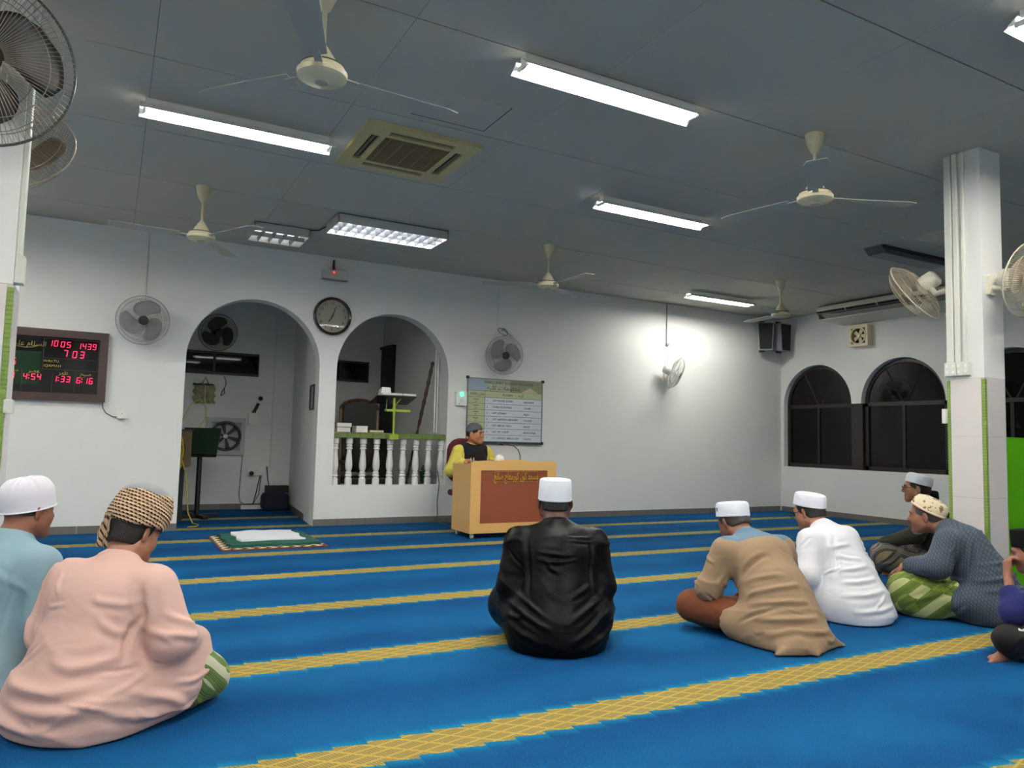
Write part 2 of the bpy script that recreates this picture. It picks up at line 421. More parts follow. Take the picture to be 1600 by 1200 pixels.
# ------------------------------------------------------------------ fluorescent fittings
TUBE = mat('lit_fluorescent_tube', 'fffcf4', .4, emit=LAMP)
TUBE.node_tree.nodes['Principled BSDF'].inputs['Emission Color'].default_value = (1.0, .985, .93, 1)
REFL = mat('white_reflector', 'f0f0ec', .35)
def batten(loc, label, L=1.22, rz=0):
    o = thing('fluorescent_light', label, 'ceiling light', loc, rz, group='twin tube fluorescent battens')
    h = L/2
    G().box(-h+.03, h-.03, -.03, .03, -.045, 0).build('housing', REFL, o)
    r = G()
    for s in (-1, 1):
        a, b, t = .028, .088, .002
        pts = [(-h, s*a, -.036), (-h, s*b, -.0865), (-h, s*(b-t), -.088), (-h, s*(a-t*2), -.039)]
        v = [(x, y, z) for x in (-h, h) for _, y, z in pts]
        r.add(v, [(0, 1, 2, 3), (7, 6, 5, 4)]+[(i, i+4, (i+1) % 4+4, (i+1) % 4) for i in range(4)])
    r.build('reflector', REFL, o)
    for s in (-1, 1):
        G().tube([(-h+.035, s*.034, -.066), (h-.035, s*.034, -.066)], .013, 12).build('tube', TUBE, o)
    for s in (-1, 1):
        G().cbox((s*(h-.03), 0, -.066), (.018, .1, .024)).build('lamp_holder', WHITE, o)
    return o
batten((.66, 5.10, H), 'lit fluorescent batten left of the ceiling cassette')
batten((2.46, 3.40, H), 'largest lit fluorescent batten above the middle of the hall', 1.26)
batten((4.15, 5.08, H), 'lit fluorescent batten between the cassette and the far corner')
batten((7.42, 7.62, H), 'farthest lit fluorescent batten above the white wall near the corner')
batten((4.25, 1.80, H), 'fluorescent batten whose end shows at the top right corner')
for (x, y, lb) in [(.6, 1.75, 'above the viewer'), (-2.2, 3.4, 'left of the left pillar'), (2.46, .1, 'straight behind the viewer'), (-1.2, .1, 'behind the viewer on the left'), (7.9, 1.8, 'beyond the right edge near the windows'),
                   (-1.6, 6.6, 'near the left wall at the front'), (1.6, -1.6, 'far behind the viewer')]:
    batten((x, y, H), 'added unseen fluorescent batten '+lb)  # battens outside the camera view, added to light the hall
# louvred troffers
def louvre(loc, label, wx, wy, nx, ny, strength):
    o = thing('louvre_light', label, 'ceiling light', loc, 0, group='louvred light boxes')
    t = .008; hz = .09
    b = G(); b.box(0, wx, 0, t, -hz, 0); b.box(0, wx, wy-t, wy, -hz, 0); b.box(0, t, 0, wy, -hz, 0); b.box(wx-t, wx, 0, wy, -hz, 0); b.box(0, wx, 0, wy, -.008, 0)
    b.build('housing', mat('troffer_grey', 'bcbdb8', .5), o)
    mr = mat('louvre_blade', '6f7276', .4, metal=.3)
    for i in range(1, nx): G().prism([(i*wx/nx-.013, -.048), (i*wx/nx, -.089), (i*wx/nx+.013, -.048)], t, wy-t).build('blade', mr, o)
    for j in range(1, ny):
        y = j*wy/ny; G().prism([(-.012, -.045), (0, -.088), (.012, -.045)], -wx/2+t, wx/2-t, T(wx/2, y, 0) @ rotz(math.pi/2)).build('blade', mr, o)
    tm = mat('troffer_tube_%g' % strength, 'fdfdff', .4, emit=strength)
    for j in range(ny):
        y = (j+.5)*wy/ny; G().tube([(.04, y, -.03), (wx-.04, y, -.03)], .013, 10).build('tube', tm, o)
    return o
louvre((1.772, 6.77, H), 'large bright louvred light box in front of the arches', 1.12, .46, 12, 3, LAMP*.32)
louvre((1.14, 7.50, H), 'small dim louvred light box left of the large one', .54, .46, 5, 2, 3.0)
cable = G().tube([(1.68, 7.5, H-.012), (1.75, 7.42, H-.02), (1.79, 7.25, H-.012)], .006)
cable.build('flex', BLACKP, label='short black flex joining the two louvred light boxes', cat='cable')

# ------------------------------------------------------------------ ceiling fans
def ceiling_fan(loc, label, a0=20, first=[None]):
    if first[0] is not None:
        c = copy_tree(first[0], None, T(*loc) @ rotz(math.radians(a0)), label); return c
    o = thing('ceiling_fan', label, 'ceiling fan', loc, math.radians(a0), group='ivory ceiling fans')
    G().lathe([(.062, 0), (.06, -.02), (.05, -.07), (.026, -.125), (.014, -.135)][::-1], 24).build('canopy', IVORY, o, smooth='auto')
    G().tube([(0, 0, -.12), (0, 0, -.33)], .011, 10).build('rod', IVORY, o, smooth='auto')
    hb = G().lathe([(.0, -.475), (.05, -.472), (.058, -.465), (.095, -.462), (.112, -.450), (.115, -.428), (.104, -.418), (.100, -.405), (.07, -.395), (.055, -.36), (.03, -.32), (.016, -.30), (.012, -.30)], 32).build('motor_housing', IVORY, o, smooth='auto')
    G().lathe([(.0, -.480), (.03, -.478), (.034, -.470)], 20).build('hub_cap', mat('hub_grey', 'b9b6a4', .4), hb, smooth='auto')
    G().lathe([(.099, -.408), (.101, -.403), (.099, -.398)], 28).build('groove_ring', mat('groove_dark', '4a4433', .6), hb, smooth='auto')
    me = None
    for k in range(3):
        if me is None:
            g = G(); n = 8; top = []; 
            for i in range(n+1):
                t = i/n; x = .17+.53*t; wd = (.045+.03*t)*(1 if i < n else .75); tw = math.radians(9*(1-t)+3)
                for sgn in (-1, 1):
                    for dz in (.0015, -.0015): top.append((x, sgn*wd*math.cos(tw), -.432+sgn*wd*math.sin(tw)+dz))
            f = []
            for i in range(n):
                a, b = i*4, (i+1)*4
                f += [(a, b, b+2, a+2), (a+1, a+3, b+3, b+1), (a, a+1, b+1, b), (a+2, b+2, b+3, a+3)]
            f += [(0, 2, 3, 1), (n*4, n*4+1, n*4+3, n*4+2)]
            g.add(top, f); g.cbox((.14, 0, -.430), (.12, .035, .006))
            me = g.mesh('blade'); me.materials.append(mat('blade_paint', 'b3b1a6', .45))
        link('blade', me, o, rotz(2*math.pi*k/3))
    first[0] = o; return o
ceiling_fan((.765, 3.32, H), 'ivory ceiling fan nearest the viewer at the top left', 8)
ceiling_fan((.59, 6.70, H), 'ivory ceiling fan in front of the left arch', 62)
ceiling_fan((4.03, 3.285, H), 'ivory ceiling fan left of the right pillar', 100)
ceiling_fan((4.02, 6.68, H), 'ivory ceiling fan in front of the notice board wall', 35)
ceiling_fan((7.33, 6.50, H), 'ivory ceiling fan near the far corner loudspeakers', 80)

# ------------------------------------------------------------------ wall fans
FANM = {}
def fan_meshes():
    R = .245
    def wires(front, n):
        g = G()
        for i in range(n):
            a = 2*math.pi*i/n; c, s = math.cos(a), math.sin(a); pts = []
            for t in (0, .25, .5, .72, .88, .97, 1.0):
                r = .05+(R-.05)*t; y = (-.085*(1-t**4) if front else .075*(1-t**3))
                pts.append((r*c, y, r*s))
            g.tube(pts, .0011, 3)
        rings = ((.6, .0015), (.84, .0015)) if front else ((.5, .0015), (.8, .0015))
        for t, rr in rings:
            r = .05+(R-.05)*t; y = (-.085*(1-t**4) if front else .075*(1-t**3))
            g.tube([(r*math.cos(2*math.pi*k/40), y, r*math.sin(2*math.pi*k/40)) for k in range(40)], rr, 4, closed=True)
        return g
    FANM['front_guard'] = wires(True, 96).mesh('front_guard'); FANM['rear_guard'] = wires(False, 84).mesh('rear_guard')
    FANM['guard_ring'] = G().tube([(R*math.cos(2*math.pi*k/56), 0, R*math.sin(2*math.pi*k/56)) for k in range(56)], .0042, 6, closed=True).mesh('guard_ring')
    g = G(); n, q = 10, 8; v = []; f = []
    for i in range(n+1):
        t = i/n; r = .045+.165*t
        hw = math.radians(24+26*math.sin(math.pi*min(1, t*.80+.12)))*(1 if t < .85 else max(.35, 1-(t-.85)*3.6))
        sw = math.radians(-34*t*t)
        for j in range(q+1):
            u = j/q*2-1; a = sw+u*hw; y = u*.026*(1-.4*t)
            v.append((r*math.cos(a), y-.02, r*math.sin(a)))
    m = len(v); v += [(x, y+.003, z) for x, y, z in v]
    for i in range(n):
        for j in range(q):
            a = i*(q+1)+j; f += [(a, a+1, a+q+2, a+q+1), (m+a, m+a+q+1, m+a+q+2, m+a+1)]
    for i in range(n):
        for j in (0, q):
            a = i*(q+1)+j; f.append((a, a+q+1, m+a+q+1, m+a))
    for j in range(q):
        for i in (0, n):
            a = i*(q+1)+j; f.append((a, a+1, m+a+1, m+a))
    g.add(v, f); FANM['blade'] = g.mesh('blade')
    for p in FANM['blade'].polygons: p.use_smooth = True
    FANM['badge'] = G().lathe([(0, -.012), (.04, -.010), (.047, 0), (.047, .006)], 24, Matrix.Rotation(-math.pi/2, 4, 'X') @ T(0, 0, 0)).mesh('badge')
    g = G().lathe([(.0, -.10), (.045, -.10), (.062, -.085), (.068, -.02), (.06, .03), (.03, .045), (0, .045)], 24, Matrix.Rotation(math.pi/2, 4, 'X')); FANM['motor'] = g.mesh('motor')
    for k in ('motor',):
        for p in FANM[k].polygons: p.use_smooth = True
fan_meshes()
def wall_fan(M, label, tilt, pan, arm=.20, cols=('9a9a98', '8b8b8a', '141414', 'd9d8d0'), blade0=20, drop=.0, wire='8f8f8c', group='wall mounted fans'):
    """M: mount frame on the wall, fan looks along local -Y; drop: head below the bracket"""
    o = thing('wall_fan', label, 'wall fan', M=M, group=group)
    body = mat('fan_body_'+cols[3], cols[3], .45); bl = mat('fan_blade_'+cols[1], cols[1], .4); wm = mat('fan_wire_'+wire, wire, .4, metal=.3); hub = mat('fan_hub_'+cols[2], cols[2], .4); ring = mat('fan_ring_'+cols[0], cols[0], .4)
    G().rbox(-.045, .045, -.025, 0, -.07, .07, .015).build('bracket', body, o)
    hm = T(0, -arm-.05, drop) @ rotz(math.radians(pan)) @ Matrix.Rotation(math.radians(tilt), 4, 'X')
    tgt = hm @ Vector((0, .10, 0))
    G().tube([(0, -.02, -.02), (0, -arm*.55, -.035), tuple(tgt)], [.026, .022, .024], 10).build('arm', body, o, smooth='auto')
    for nm, m_ in (('front_guard', wm), ('rear_guard', wm), ('guard_ring', ring), ('badge', hub), ('motor', body)):
        me = FANM[nm].copy(); me.materials.clear(); me.materials.append(m_)
        off = T(0, -.083, 0) if nm == 'badge' else T(0, .085, 0) if nm == 'motor' else Matrix()
        link({'badge': 'hub_badge', 'motor': 'motor_housing'}.get(nm, nm), me, o, hm @ off)
    me = FANM['blade'].copy(); me.materials.clear(); me.materials.append(bl)
    for k in range(3): link('blade', me, o, hm @ Matrix.Rotation(math.radians(blade0+120*k), 4, 'Y'))
    me = FANM['badge'].copy(); me.materials.clear(); me.materials.append(bl)
    link('spinner', me, o, hm @ T(0, -.035, 0))
    return o
wall_fan(T(.235, D, 2.23), 'grey bladed wall fan on the white wall left of the left arch', 8, 2, .20, blade0=25, drop=-.09)
wall_fan(T(4.36, D, 2.16), 'grey wall fan above the notice board', 8, -12, .20, blade0=80, drop=-.06)
wall_fan(T(7.20, D, 2.00), 'wall fan turned sideways on the brightly lit wall', 22, 62, .16, blade0=10, drop=.06, cols=('d9d9d4', 'cfcfc9', '2a2622', 'd2d1c8'), wire='d4d4ce')
wall_fan(T(-.545, LP[1], 2.51) @ Matrix.Scale(1.38, 4), 'large dark bladed wall fan cut by the left edge of the picture', 16, 14, .16, cols=('4d4a44', '29221f', '1a1716', 'c9c5b6'), blade0=-42, wire='9b9586')
wall_fan(T(-.55, LP[1]+.245, 2.45) @ rotz(math.pi) @ Matrix.Scale(1.3, 4), 'dusty wall fan half hidden behind the left pillar', 30, -14, .22, cols=('8d8577', '6f6252', '3a332b', 'b3a993'), blade0=40, wire='857c6d')
wall_fan(T(RP[0]+.09, RP[1]+.245, 2.20) @ rotz(math.pi), 'ivory wall fan facing the front wall on the far side of the right pillar', 33, 10, .24, cols=('c9bfa6', '9c8f7d', '7f7565', 'd6d0bd'), blade0=10, wire='c3b9a2')
wall_fan(T(RP[0]+.09, RP[1], 2.16), 'ivory wall fan cut by the right edge of the picture', 14, -4, .19, cols=('c9bfa6', '9c8f7d', '7f7565', 'd6d0bd'), blade0=50, wire='b9b09b')
# dark fan high in the left alcove
wall_fan(T(1.20, YA, 2.36), 'dark wall fan high on the wall inside the left alcove', 14, 4, .16, cols=('3a3835', '35322f', '141414', '4a4743'), blade0=0, wire='3b3936')
# flexes dropping to the wall fans
for nm, pts, r, c, lab in (
    ('surface_trunking', [(.245, D-.008, 3.11), (.245, D-.008, 2.33)], .010, TRUNK, 'thin white trunking dropping to the fan left of the arch'),
    ('surface_trunking', [(4.375, D-.006, 3.11), (4.375, D-.006, 2.52), (4.375, D-.006, 2.24)], .004, TRUNK, 'thin white flex dropping to the fan above the notice board'),
    ('surface_trunking', [(7.205, D-.008, 3.11), (7.205, D-.008, 2.52)], .010, mat('grey_trunk', '8f918d', .5), 'grey trunking dropping above the sideways wall fan'),
    ('fan_flex', [(7.215, D-.012, 2.53), (7.24, D-.02, 2.44), (7.225, D-.012, 2.3), (7.22, D-.012, 2.07)], .004, TRUNK, 'white flex hanging above the sideways wall fan')):
    G().tube(pts, r, 6).build(nm, c, label=lab, cat='cable')
G().cbox((7.215, D-.015, 2.50), (.05, .03, .03)).build('connector', mat('grey_trunk'), label='small grey connector at the end of the trunking on the bright wall', cat='connector')
cc = []
for k in range(60):
    t = k/59*4*math.pi; cc.append((4.45+.15*(k/59-.35)+.05*math.cos(t), D-.012-.004*math.sin(t*1.3), 2.44+.045*math.sin(t*.9)))
G().tube(cc, .004, 5).build('spare_flex', mat('flex_grey', '3d403d', .6), label='small bundle of dark flex above the fan over the notice board', cat='cable')

# ------------------------------------------------------------------ air conditioners
def cassette():
    o = thing('air_conditioner', 'square yellowed ceiling cassette air conditioner with brown grille', 'air conditioner', (1.805, 5.045, H))
    pc = mat('aged_plastic', 'c6b983', .45, var=.06, vscale=4); dk = mat('slot_dark', '1d1a15', .7)
    h = .42; t = .028
    p = G(); s0, s1, sw = .285, .345, .24       # slots are real openings between the cells of the panel
    L = [-h, -s1, -s0, -.245, -sw, sw, .245, s0, s1, h]
    for i in range(9):
        for j in range(9):
            cx, cy = abs(L[i]+L[i+1])/2, abs(L[j]+L[j+1])/2
            if (cx < sw and s0 < cy < s1) or (cy < sw and s0 < cx < s1) or (cx < .245 and cy < .245): continue
            p.box(L[i], L[i+1], L[j], L[j+1], -t, 0)
    p.build('panel', pc, o)
    for k in range(4):
        M = rotz(k*math.pi/2)
        G().box(-sw, sw, s0, s1, -.006, -.001).build('slot', dk, o, M=M)
        G().box(-sw+.01, sw-.01, s0+.012, s0+.036, -.022, -.016).build('louvre_flap', mat('flap_brown', '6b5f45', .5), o, M=M @ T(0, .01, 0))
    G().box(-.245, .245, -.245, .245, -.018, -.002).build('grille', mat('grille_brown', '5f5440', .7), o)
    me = G().box(-.243, .243, -.003, .003, -.026, -.018).mesh('grille_bar'); me.materials.append(mat('grille_bar', '8a7a5c', .6))
    for k in range(24): link('grille_bar', me, o, T(0, -.235+.0205*k, 0))
    me = G().box(-.003, .003, -.243, .243, -.027, -.018).mesh('grille_bar'); me.materials.append(mat('grille_bar'))
    for k in range(5): link('grille_bar', me, o, T(-.2+.1*k, 0, 0))
cassette()
def under_ceiling_ac():
    o = thing('air_conditioner', 'long white under-ceiling air conditioner above the right wall windows', 'air conditioner', (W, 5.2, H-.02))
    L0, L1 = .15, 2.13; cs = [(-.62, -.03), (-.62, -.07), (-.50, -.20), (-.02, -.235), (-.02, 0), (-.55, 0)]
    g = G(); n = len(cs); v = [(x, y, z) for y in (L0, L1) for x, z in cs]
    g.add(v, [tuple(range(n)), tuple(range(2*n-1, n-1, -1))]+[(i, (i+1) % n, (i+1) % n+n, i+n) for i in range(n)]); g.build('casing', mat('ac_casing', 'cfccbf', .5), o)
    dk = mat('slot_dark')
    for k in range(4):
        y0 = L0+.06+k*.49
        M = T(-.565, 0, -.135) @ Matrix.Rotation(math.radians(43), 4, 'Y')
        G().box(-.065, .065, y0, y0+.46, -.006, .006).build('air_outlet', dk, o, M=M)
    for k in range(2):
        M = T(-.56, 0, -.145) @ Matrix.Rotation(math.radians(20), 4, 'Y')
        G().box(-.05, .05, L0+.08, L1-.08, -.002, .002).build('louvre_flap', mat('flap_grey', '8f8c82', .5), o, M=M @ T(0, 0, -.02+.03*k))
    s = G().box(-.56, -.545, L1, L1+.004, -.19, -.02).build('side_seam', dk, o)
under_ceiling_ac()
def dark_unit():
    o = thing('ceiling_box_light', 'unlit grey light box under the ceiling behind the right pillar', 'ceiling light', (7.42, 4.86, H))
    g = G().prism([(-.60, 0), (-.52, -.07), (.52, -.07), (.60, 0)], -.10, .10); g.build('housing', mat('unlit_housing', '55575a', .6), o)
    G().box(-.52, .52, -.08, .08, -.074, -.07).build('diffuser', mat('unlit_diffuser', '8b8e90', .5), o)
    for s in (-1, 1): G().box(-.55+.05*s, .45, s*.115-.006, s*.115+.006, -.03, 0).build('edge_strip', BLACKP, o)
dark_unit()
# exhaust fan on the right wall
o = thing('exhaust_fan', 'small ivory exhaust fan in a frame high on the right wall', 'exhaust fan', M=T(W-.10, 7.02, 2.67) @ rotz(math.pi/2*3))
def square_ring(g, a, b, y0, y1):
    g.box(-a, a, y0, y1, b, a); g.box(-a, a, y0, y1, -a, -b); g.box(-a, -b, y0, y1, -b, b); g.box(b, a, y0, y1, -b, b); return g
square_ring(G(), .155, .115, -.02, .10).build('frame', IVORY, o)
G().tube([(.12*math.cos(a/32*2*math.pi), -.022, .12*math.sin(a/32*2*math.pi)) for a in range(32)], .012, 6, closed=True).build('orifice_ring', IVORY, o, smooth='auto')
G().box(-.115, .115, .085, .095, -.115, .115).build('shutter', mat('exhaust_dark', '2a211b', .7), o)
for k in range(5):
    G().prism([(.02, -.02), (.09, -.035), (.10, .02), (.02, .02)], .01, .016).build('blade', mat('exhaust_blade', 'cfc19a', .5), o, M=Matrix.Rotation(2*math.pi*k/5, 4, 'Y'))
G().lathe([(0, -.02), (.026, -.015), (.03, .02), (0, .02)], 16, Matrix.Rotation(-math.pi/2, 4, 'X')).build('hub', IVORY, o, smooth='auto')
# loudspeakers in the corner
def speaker_box(M, label):
    o = thing('loudspeaker', label, 'loudspeaker', M=M, group='corner loudspeakers')
    g = G(); g.prism([(-.10, -.22), (.10, -.22), (.125, .22), (-.125, .22)], -.09, .09); g.build('cabinet', mat('speaker_cabinet', '8b8f94', .5), o)
    g = G(); g.prism([(-.088, -.205), (.088, -.205), (.11, .205), (-.11, .205)], -.10, -.09); g.build('grille', mat('speaker_grille', '17181a', .8), o)
    b = G(); b.box(-.11, -.02, -.02, .02, .215, .25); b.box(-.11, -.02, -.02, .02, -.25, -.215); b.build('bracket', BLACKP, o)
    return o
speaker_box(T(9.09, 8.36, 2.765) @ rotz(math.radians(-48)), 'left one of the two dark corner loudspeakers')
speaker_box(T(9.37, 8.30, 2.765) @ rotz(math.radians(2)), 'right one of the two dark corner loudspeakers')
# ------------------------------------------------------------------ digital prayer-time clock
SEG = {'0': 'abcdef', '1': 'bc', '2': 'abged', '3': 'abgcd', '4': 'fgbc', '5': 'afgcd', '6': 'afgedc', '7': 'abc', '8': 'abcdefg', '9': 'abcdfg'}
def seg_digit(g, ch, x, z, w_, h_, y, sl=.10):
    t = w_*.17; hw, hh = w_/2, h_/2
    R = {'a': (-hw+t*.6, hw-t*.6, hh-t, hh), 'd': (-hw+t*.6, hw-t*.6, -hh, -hh+t), 'g': (-hw+t*.6, hw-t*.6, -t/2, t/2),
         'f': (-hw, -hw+t, t*.25, hh-t*.4), 'b': (hw-t, hw, t*.25, hh-t*.4), 'e': (-hw, -hw+t, -hh+t*.4, -t*.25), 'c': (hw-t, hw, -hh+t*.4, -t*.25)}
    for s in SEG[ch]:
        x0, x1, z0, z1 = R[s]
        pts = [(x+px+sl*pz, z+pz) for px, pz in ((x0, z0), (x1, z0), (x1, z1), (x0, z1))]
        g.prism(pts, y-.002, y)
LED = mat('red_led', 'ff1440', .4, emit=1.5)
LED.node_tree.nodes['Principled BSDF'].inputs['Emission Color'].default_value = (1, .012, .07, 1)
GOLDP = mat('gold_print', '9c8a35', .5)
def digital_clock():
    x0, x1, z0, z1 = -1.02, -.055, 1.303, 2.0
    cx, cz = (x0+x1)/2, (z0+z1)/2
    o = thing('digital_clock', 'digital prayer time clock with red digits in a dark brown frame', 'clock', (cx, D, cz))
    hw, hh = (x1-x0)/2, (z1-z0)/2; fw = .075
    fm = mat('clock_frame_wood', '3a2523', .4, var=.12, vscale=9)
    for nm, b in (('t', (-hw, hw, hh-fw, hh)), ('b', (-hw, hw, -hh, -hh+fw)), ('l', (-hw, -hw+fw, -hh+fw, hh-fw)), ('r', (hw-fw, hw, -hh+fw, hh-fw))):
        G().box(b[0], b[1], -.06, 0, b[2], b[3]).build('frame_bar', fm, o)
    f = G().box(-hw+fw, hw-fw, -.04, 0, -hh+fw, hh-fw).build('face', mat('clock_face', '0d0a0c', .07, spec=.5), o)
    G().box(-.40, -.085, -.0405, -.04, -.20, .12).build('green_panel', mat('clock_green', '0b2f19', .12), f)
    Y = -.042
    ln = mat('faint_line', '3b3439', .5)
    for b in ((-.07, .40, .258, .261), (-.07, .40, .065, .068), (-.07, .40, -.045, -.042), (-.07, -.067, -.045, .261), (.397, .40, -.045, .261), (-.235, -.232, -.26, -.05), (.02, .022, -.26, -.07), (.21, .212, -.26, -.07)):
        G().box(b[0], b[1], Y-.001, Y, b[2], b[3]).build('panel_line', ln, f)
    def digits(txt, x, z, w_, h_, pitch):
        g = G(); cur = x
        for ch in txt:
            if ch == ' ': cur += pitch*.75; continue
            if ch == ':':
                for dz in (-.25, .22): g.cbox((cur-pitch*.36, Y-.001, z+dz*h_), (.007, .002, .009))
                cur += pitch*.40; continue
            seg_digit(g, ch, cur, z, w_, h_, Y); cur += pitch
        g.build('led_digits', LED, f)
    digits('10', -.015, .212, .032, .058, .046); digits('05', .088, .207, .033, .058, .050); digits('1439', .228, .202, .031, .058, .044)
    digits('7', .115, .120, .036, .066, .05); digits('03', .195, .115, .037, .068, .062)
    digits('4:54', -.205, -.125, .032, .058, .047); digits('1:33', .040, -.135, .032, .058, .047); digits('6:16', .240, -.140, .031, .058, .045)
    digits('27', -.355, -.122, .032, .058, .047); digits('06', -.355, .015, .034, .062, .050)
    def tx(s, x, z, sz, m=GOLDP, **k): text(s, sz, m, f, T(x, Y-.001, z) @ UPRIGHT, **k)
    tx('WAKTU', .0, .035, .036); tx('IQAMAH', .012, -.010, .038)
    tx(arabic('صبح'), .30, -.078, .050); tx(arabic('ظهر'), .11, -.075, .052); tx(arabic('عصر'), -.135, -.070, .050); tx(arabic('مغرب'), -.32, -.068, .050)
    tx(arabic('السلام عليكم'), -.215, .195, .066, mat('gold_script', '8b7f3c', .5), shear=.1)
    G().tube([(-.29, Y, .165), (-.22, Y, .156), (-.16, Y, .162), (-.11, Y, .185)], .004, 4).build('flourish', mat('gold_script'), f)
    wire = G().tube([(-.075, D-.02, 1.31), (-.072, D-.008, 1.25), (-.04, D-.006, 1.20), (.02, D-.006, 1.165), (.06, D-.01, 1.163), (.10, D-.02, 1.175)], .004, 5)
    wire.build('power_cord', BLACKP, label='black power cord looping from the digital clock to the socket', cat='cord')
digital_clock()
def socket(M, label, w_=.09, h_=.09, holes=3, two=False):
    o = thing('wall_socket', label, 'socket', M=M, group='wall sockets')
    G().rbox(-w_/2, w_/2, -.035, 0, -h_/2, h_/2, .008).build('plate', WHITE, o)
    for k in range(holes): G().cbox(((k-1)*.014, -.035, -.012 if k != 1 else .008), (.006, .003, .008)).build('pin_hole', BLACKP, o)
    G().cbox((.028, -.036, .026), (.012, .006, .02)).build('rocker', TRUNK, o)
    return o
s_ = socket(T(.105, D, 1.195), 'white wall socket under the digital clock')
G().rbox(-.03, .03, -.065, -.035, -.045, .0, .008).build('plug', WHITE, s_)

# ------------------------------------------------------------------ wall clock
def wall_clock():
    o = thing('wall_clock', 'round wall clock with dark brown rim showing about seven', 'clock', M=T(2.205, D-.004, 2.413) @ Matrix.Rotation(math.radians(1.1), 4, 'X'))
    RX = Matrix.Rotation(math.pi/2, 4, 'X')       # lathe axis z -> -y
    R = .225
    G().lathe([(R-.035, .012), (R-.032, .04), (R-.018, .052), (R-.004, .044), (R, .025), (R-.004, 0)], 48, RX).build('rim', mat('clock_rim', '33261d', .25, coat=.4), o, smooth='auto')
    G().lathe([(R-.034, 0), (R-.034, .014), (0, .014)], 48, RX).build('dial', mat('clock_dial', 'c3beac', .5), o)
    nm = mat('dial_print', '2b2a26', .5)
    for h_ in range(1, 13):
        a = math.radians(90-30*h_); r = .150
        text(str(h_), .048, nm, o, T(r*math.cos(a), -.0155, r*math.sin(a)) @ UPRIGHT, name='numeral')
    G().box(-.022, .022, -.0155, -.015, .088, .093).build('maker_mark', mat('faint_print', '8b877a', .5), o)
    def hand(ang, L, w_, y, name):
        a = math.radians(90-ang); M = T(0, y, 0) @ Matrix.Rotation(-a, 4, 'Y')
        G().prism([(-.025, -w_*.5), (0, -w_), (L*.8, -w_*.8), (L, 0), (L*.8, w_*.8), (0, w_), (-.025, w_*.5)], -.0012, .0012, M).build(name, nm, o)
    hand(211, .09, .006, -.020, 'hour_hand'); hand(18, .145, .005, -.024, 'minute_hand')
    G().lathe([(0, .03), (.008, .028), (.008, .014)], 12, RX).build('centre_pin', nm, o)
    # flat cover glass: mirrors the lamps
    m = mat('cover_glass', 'ffffff', .02, trans=1.0); m.node_tree.nodes['Principled BSDF'].inputs['IOR'].default_value = 1.45
    G().lathe([(R-.034, .034), (R-.034, .037), (0, .037)], 48, RX).build('cover_glass', m, o)
wall_clock()

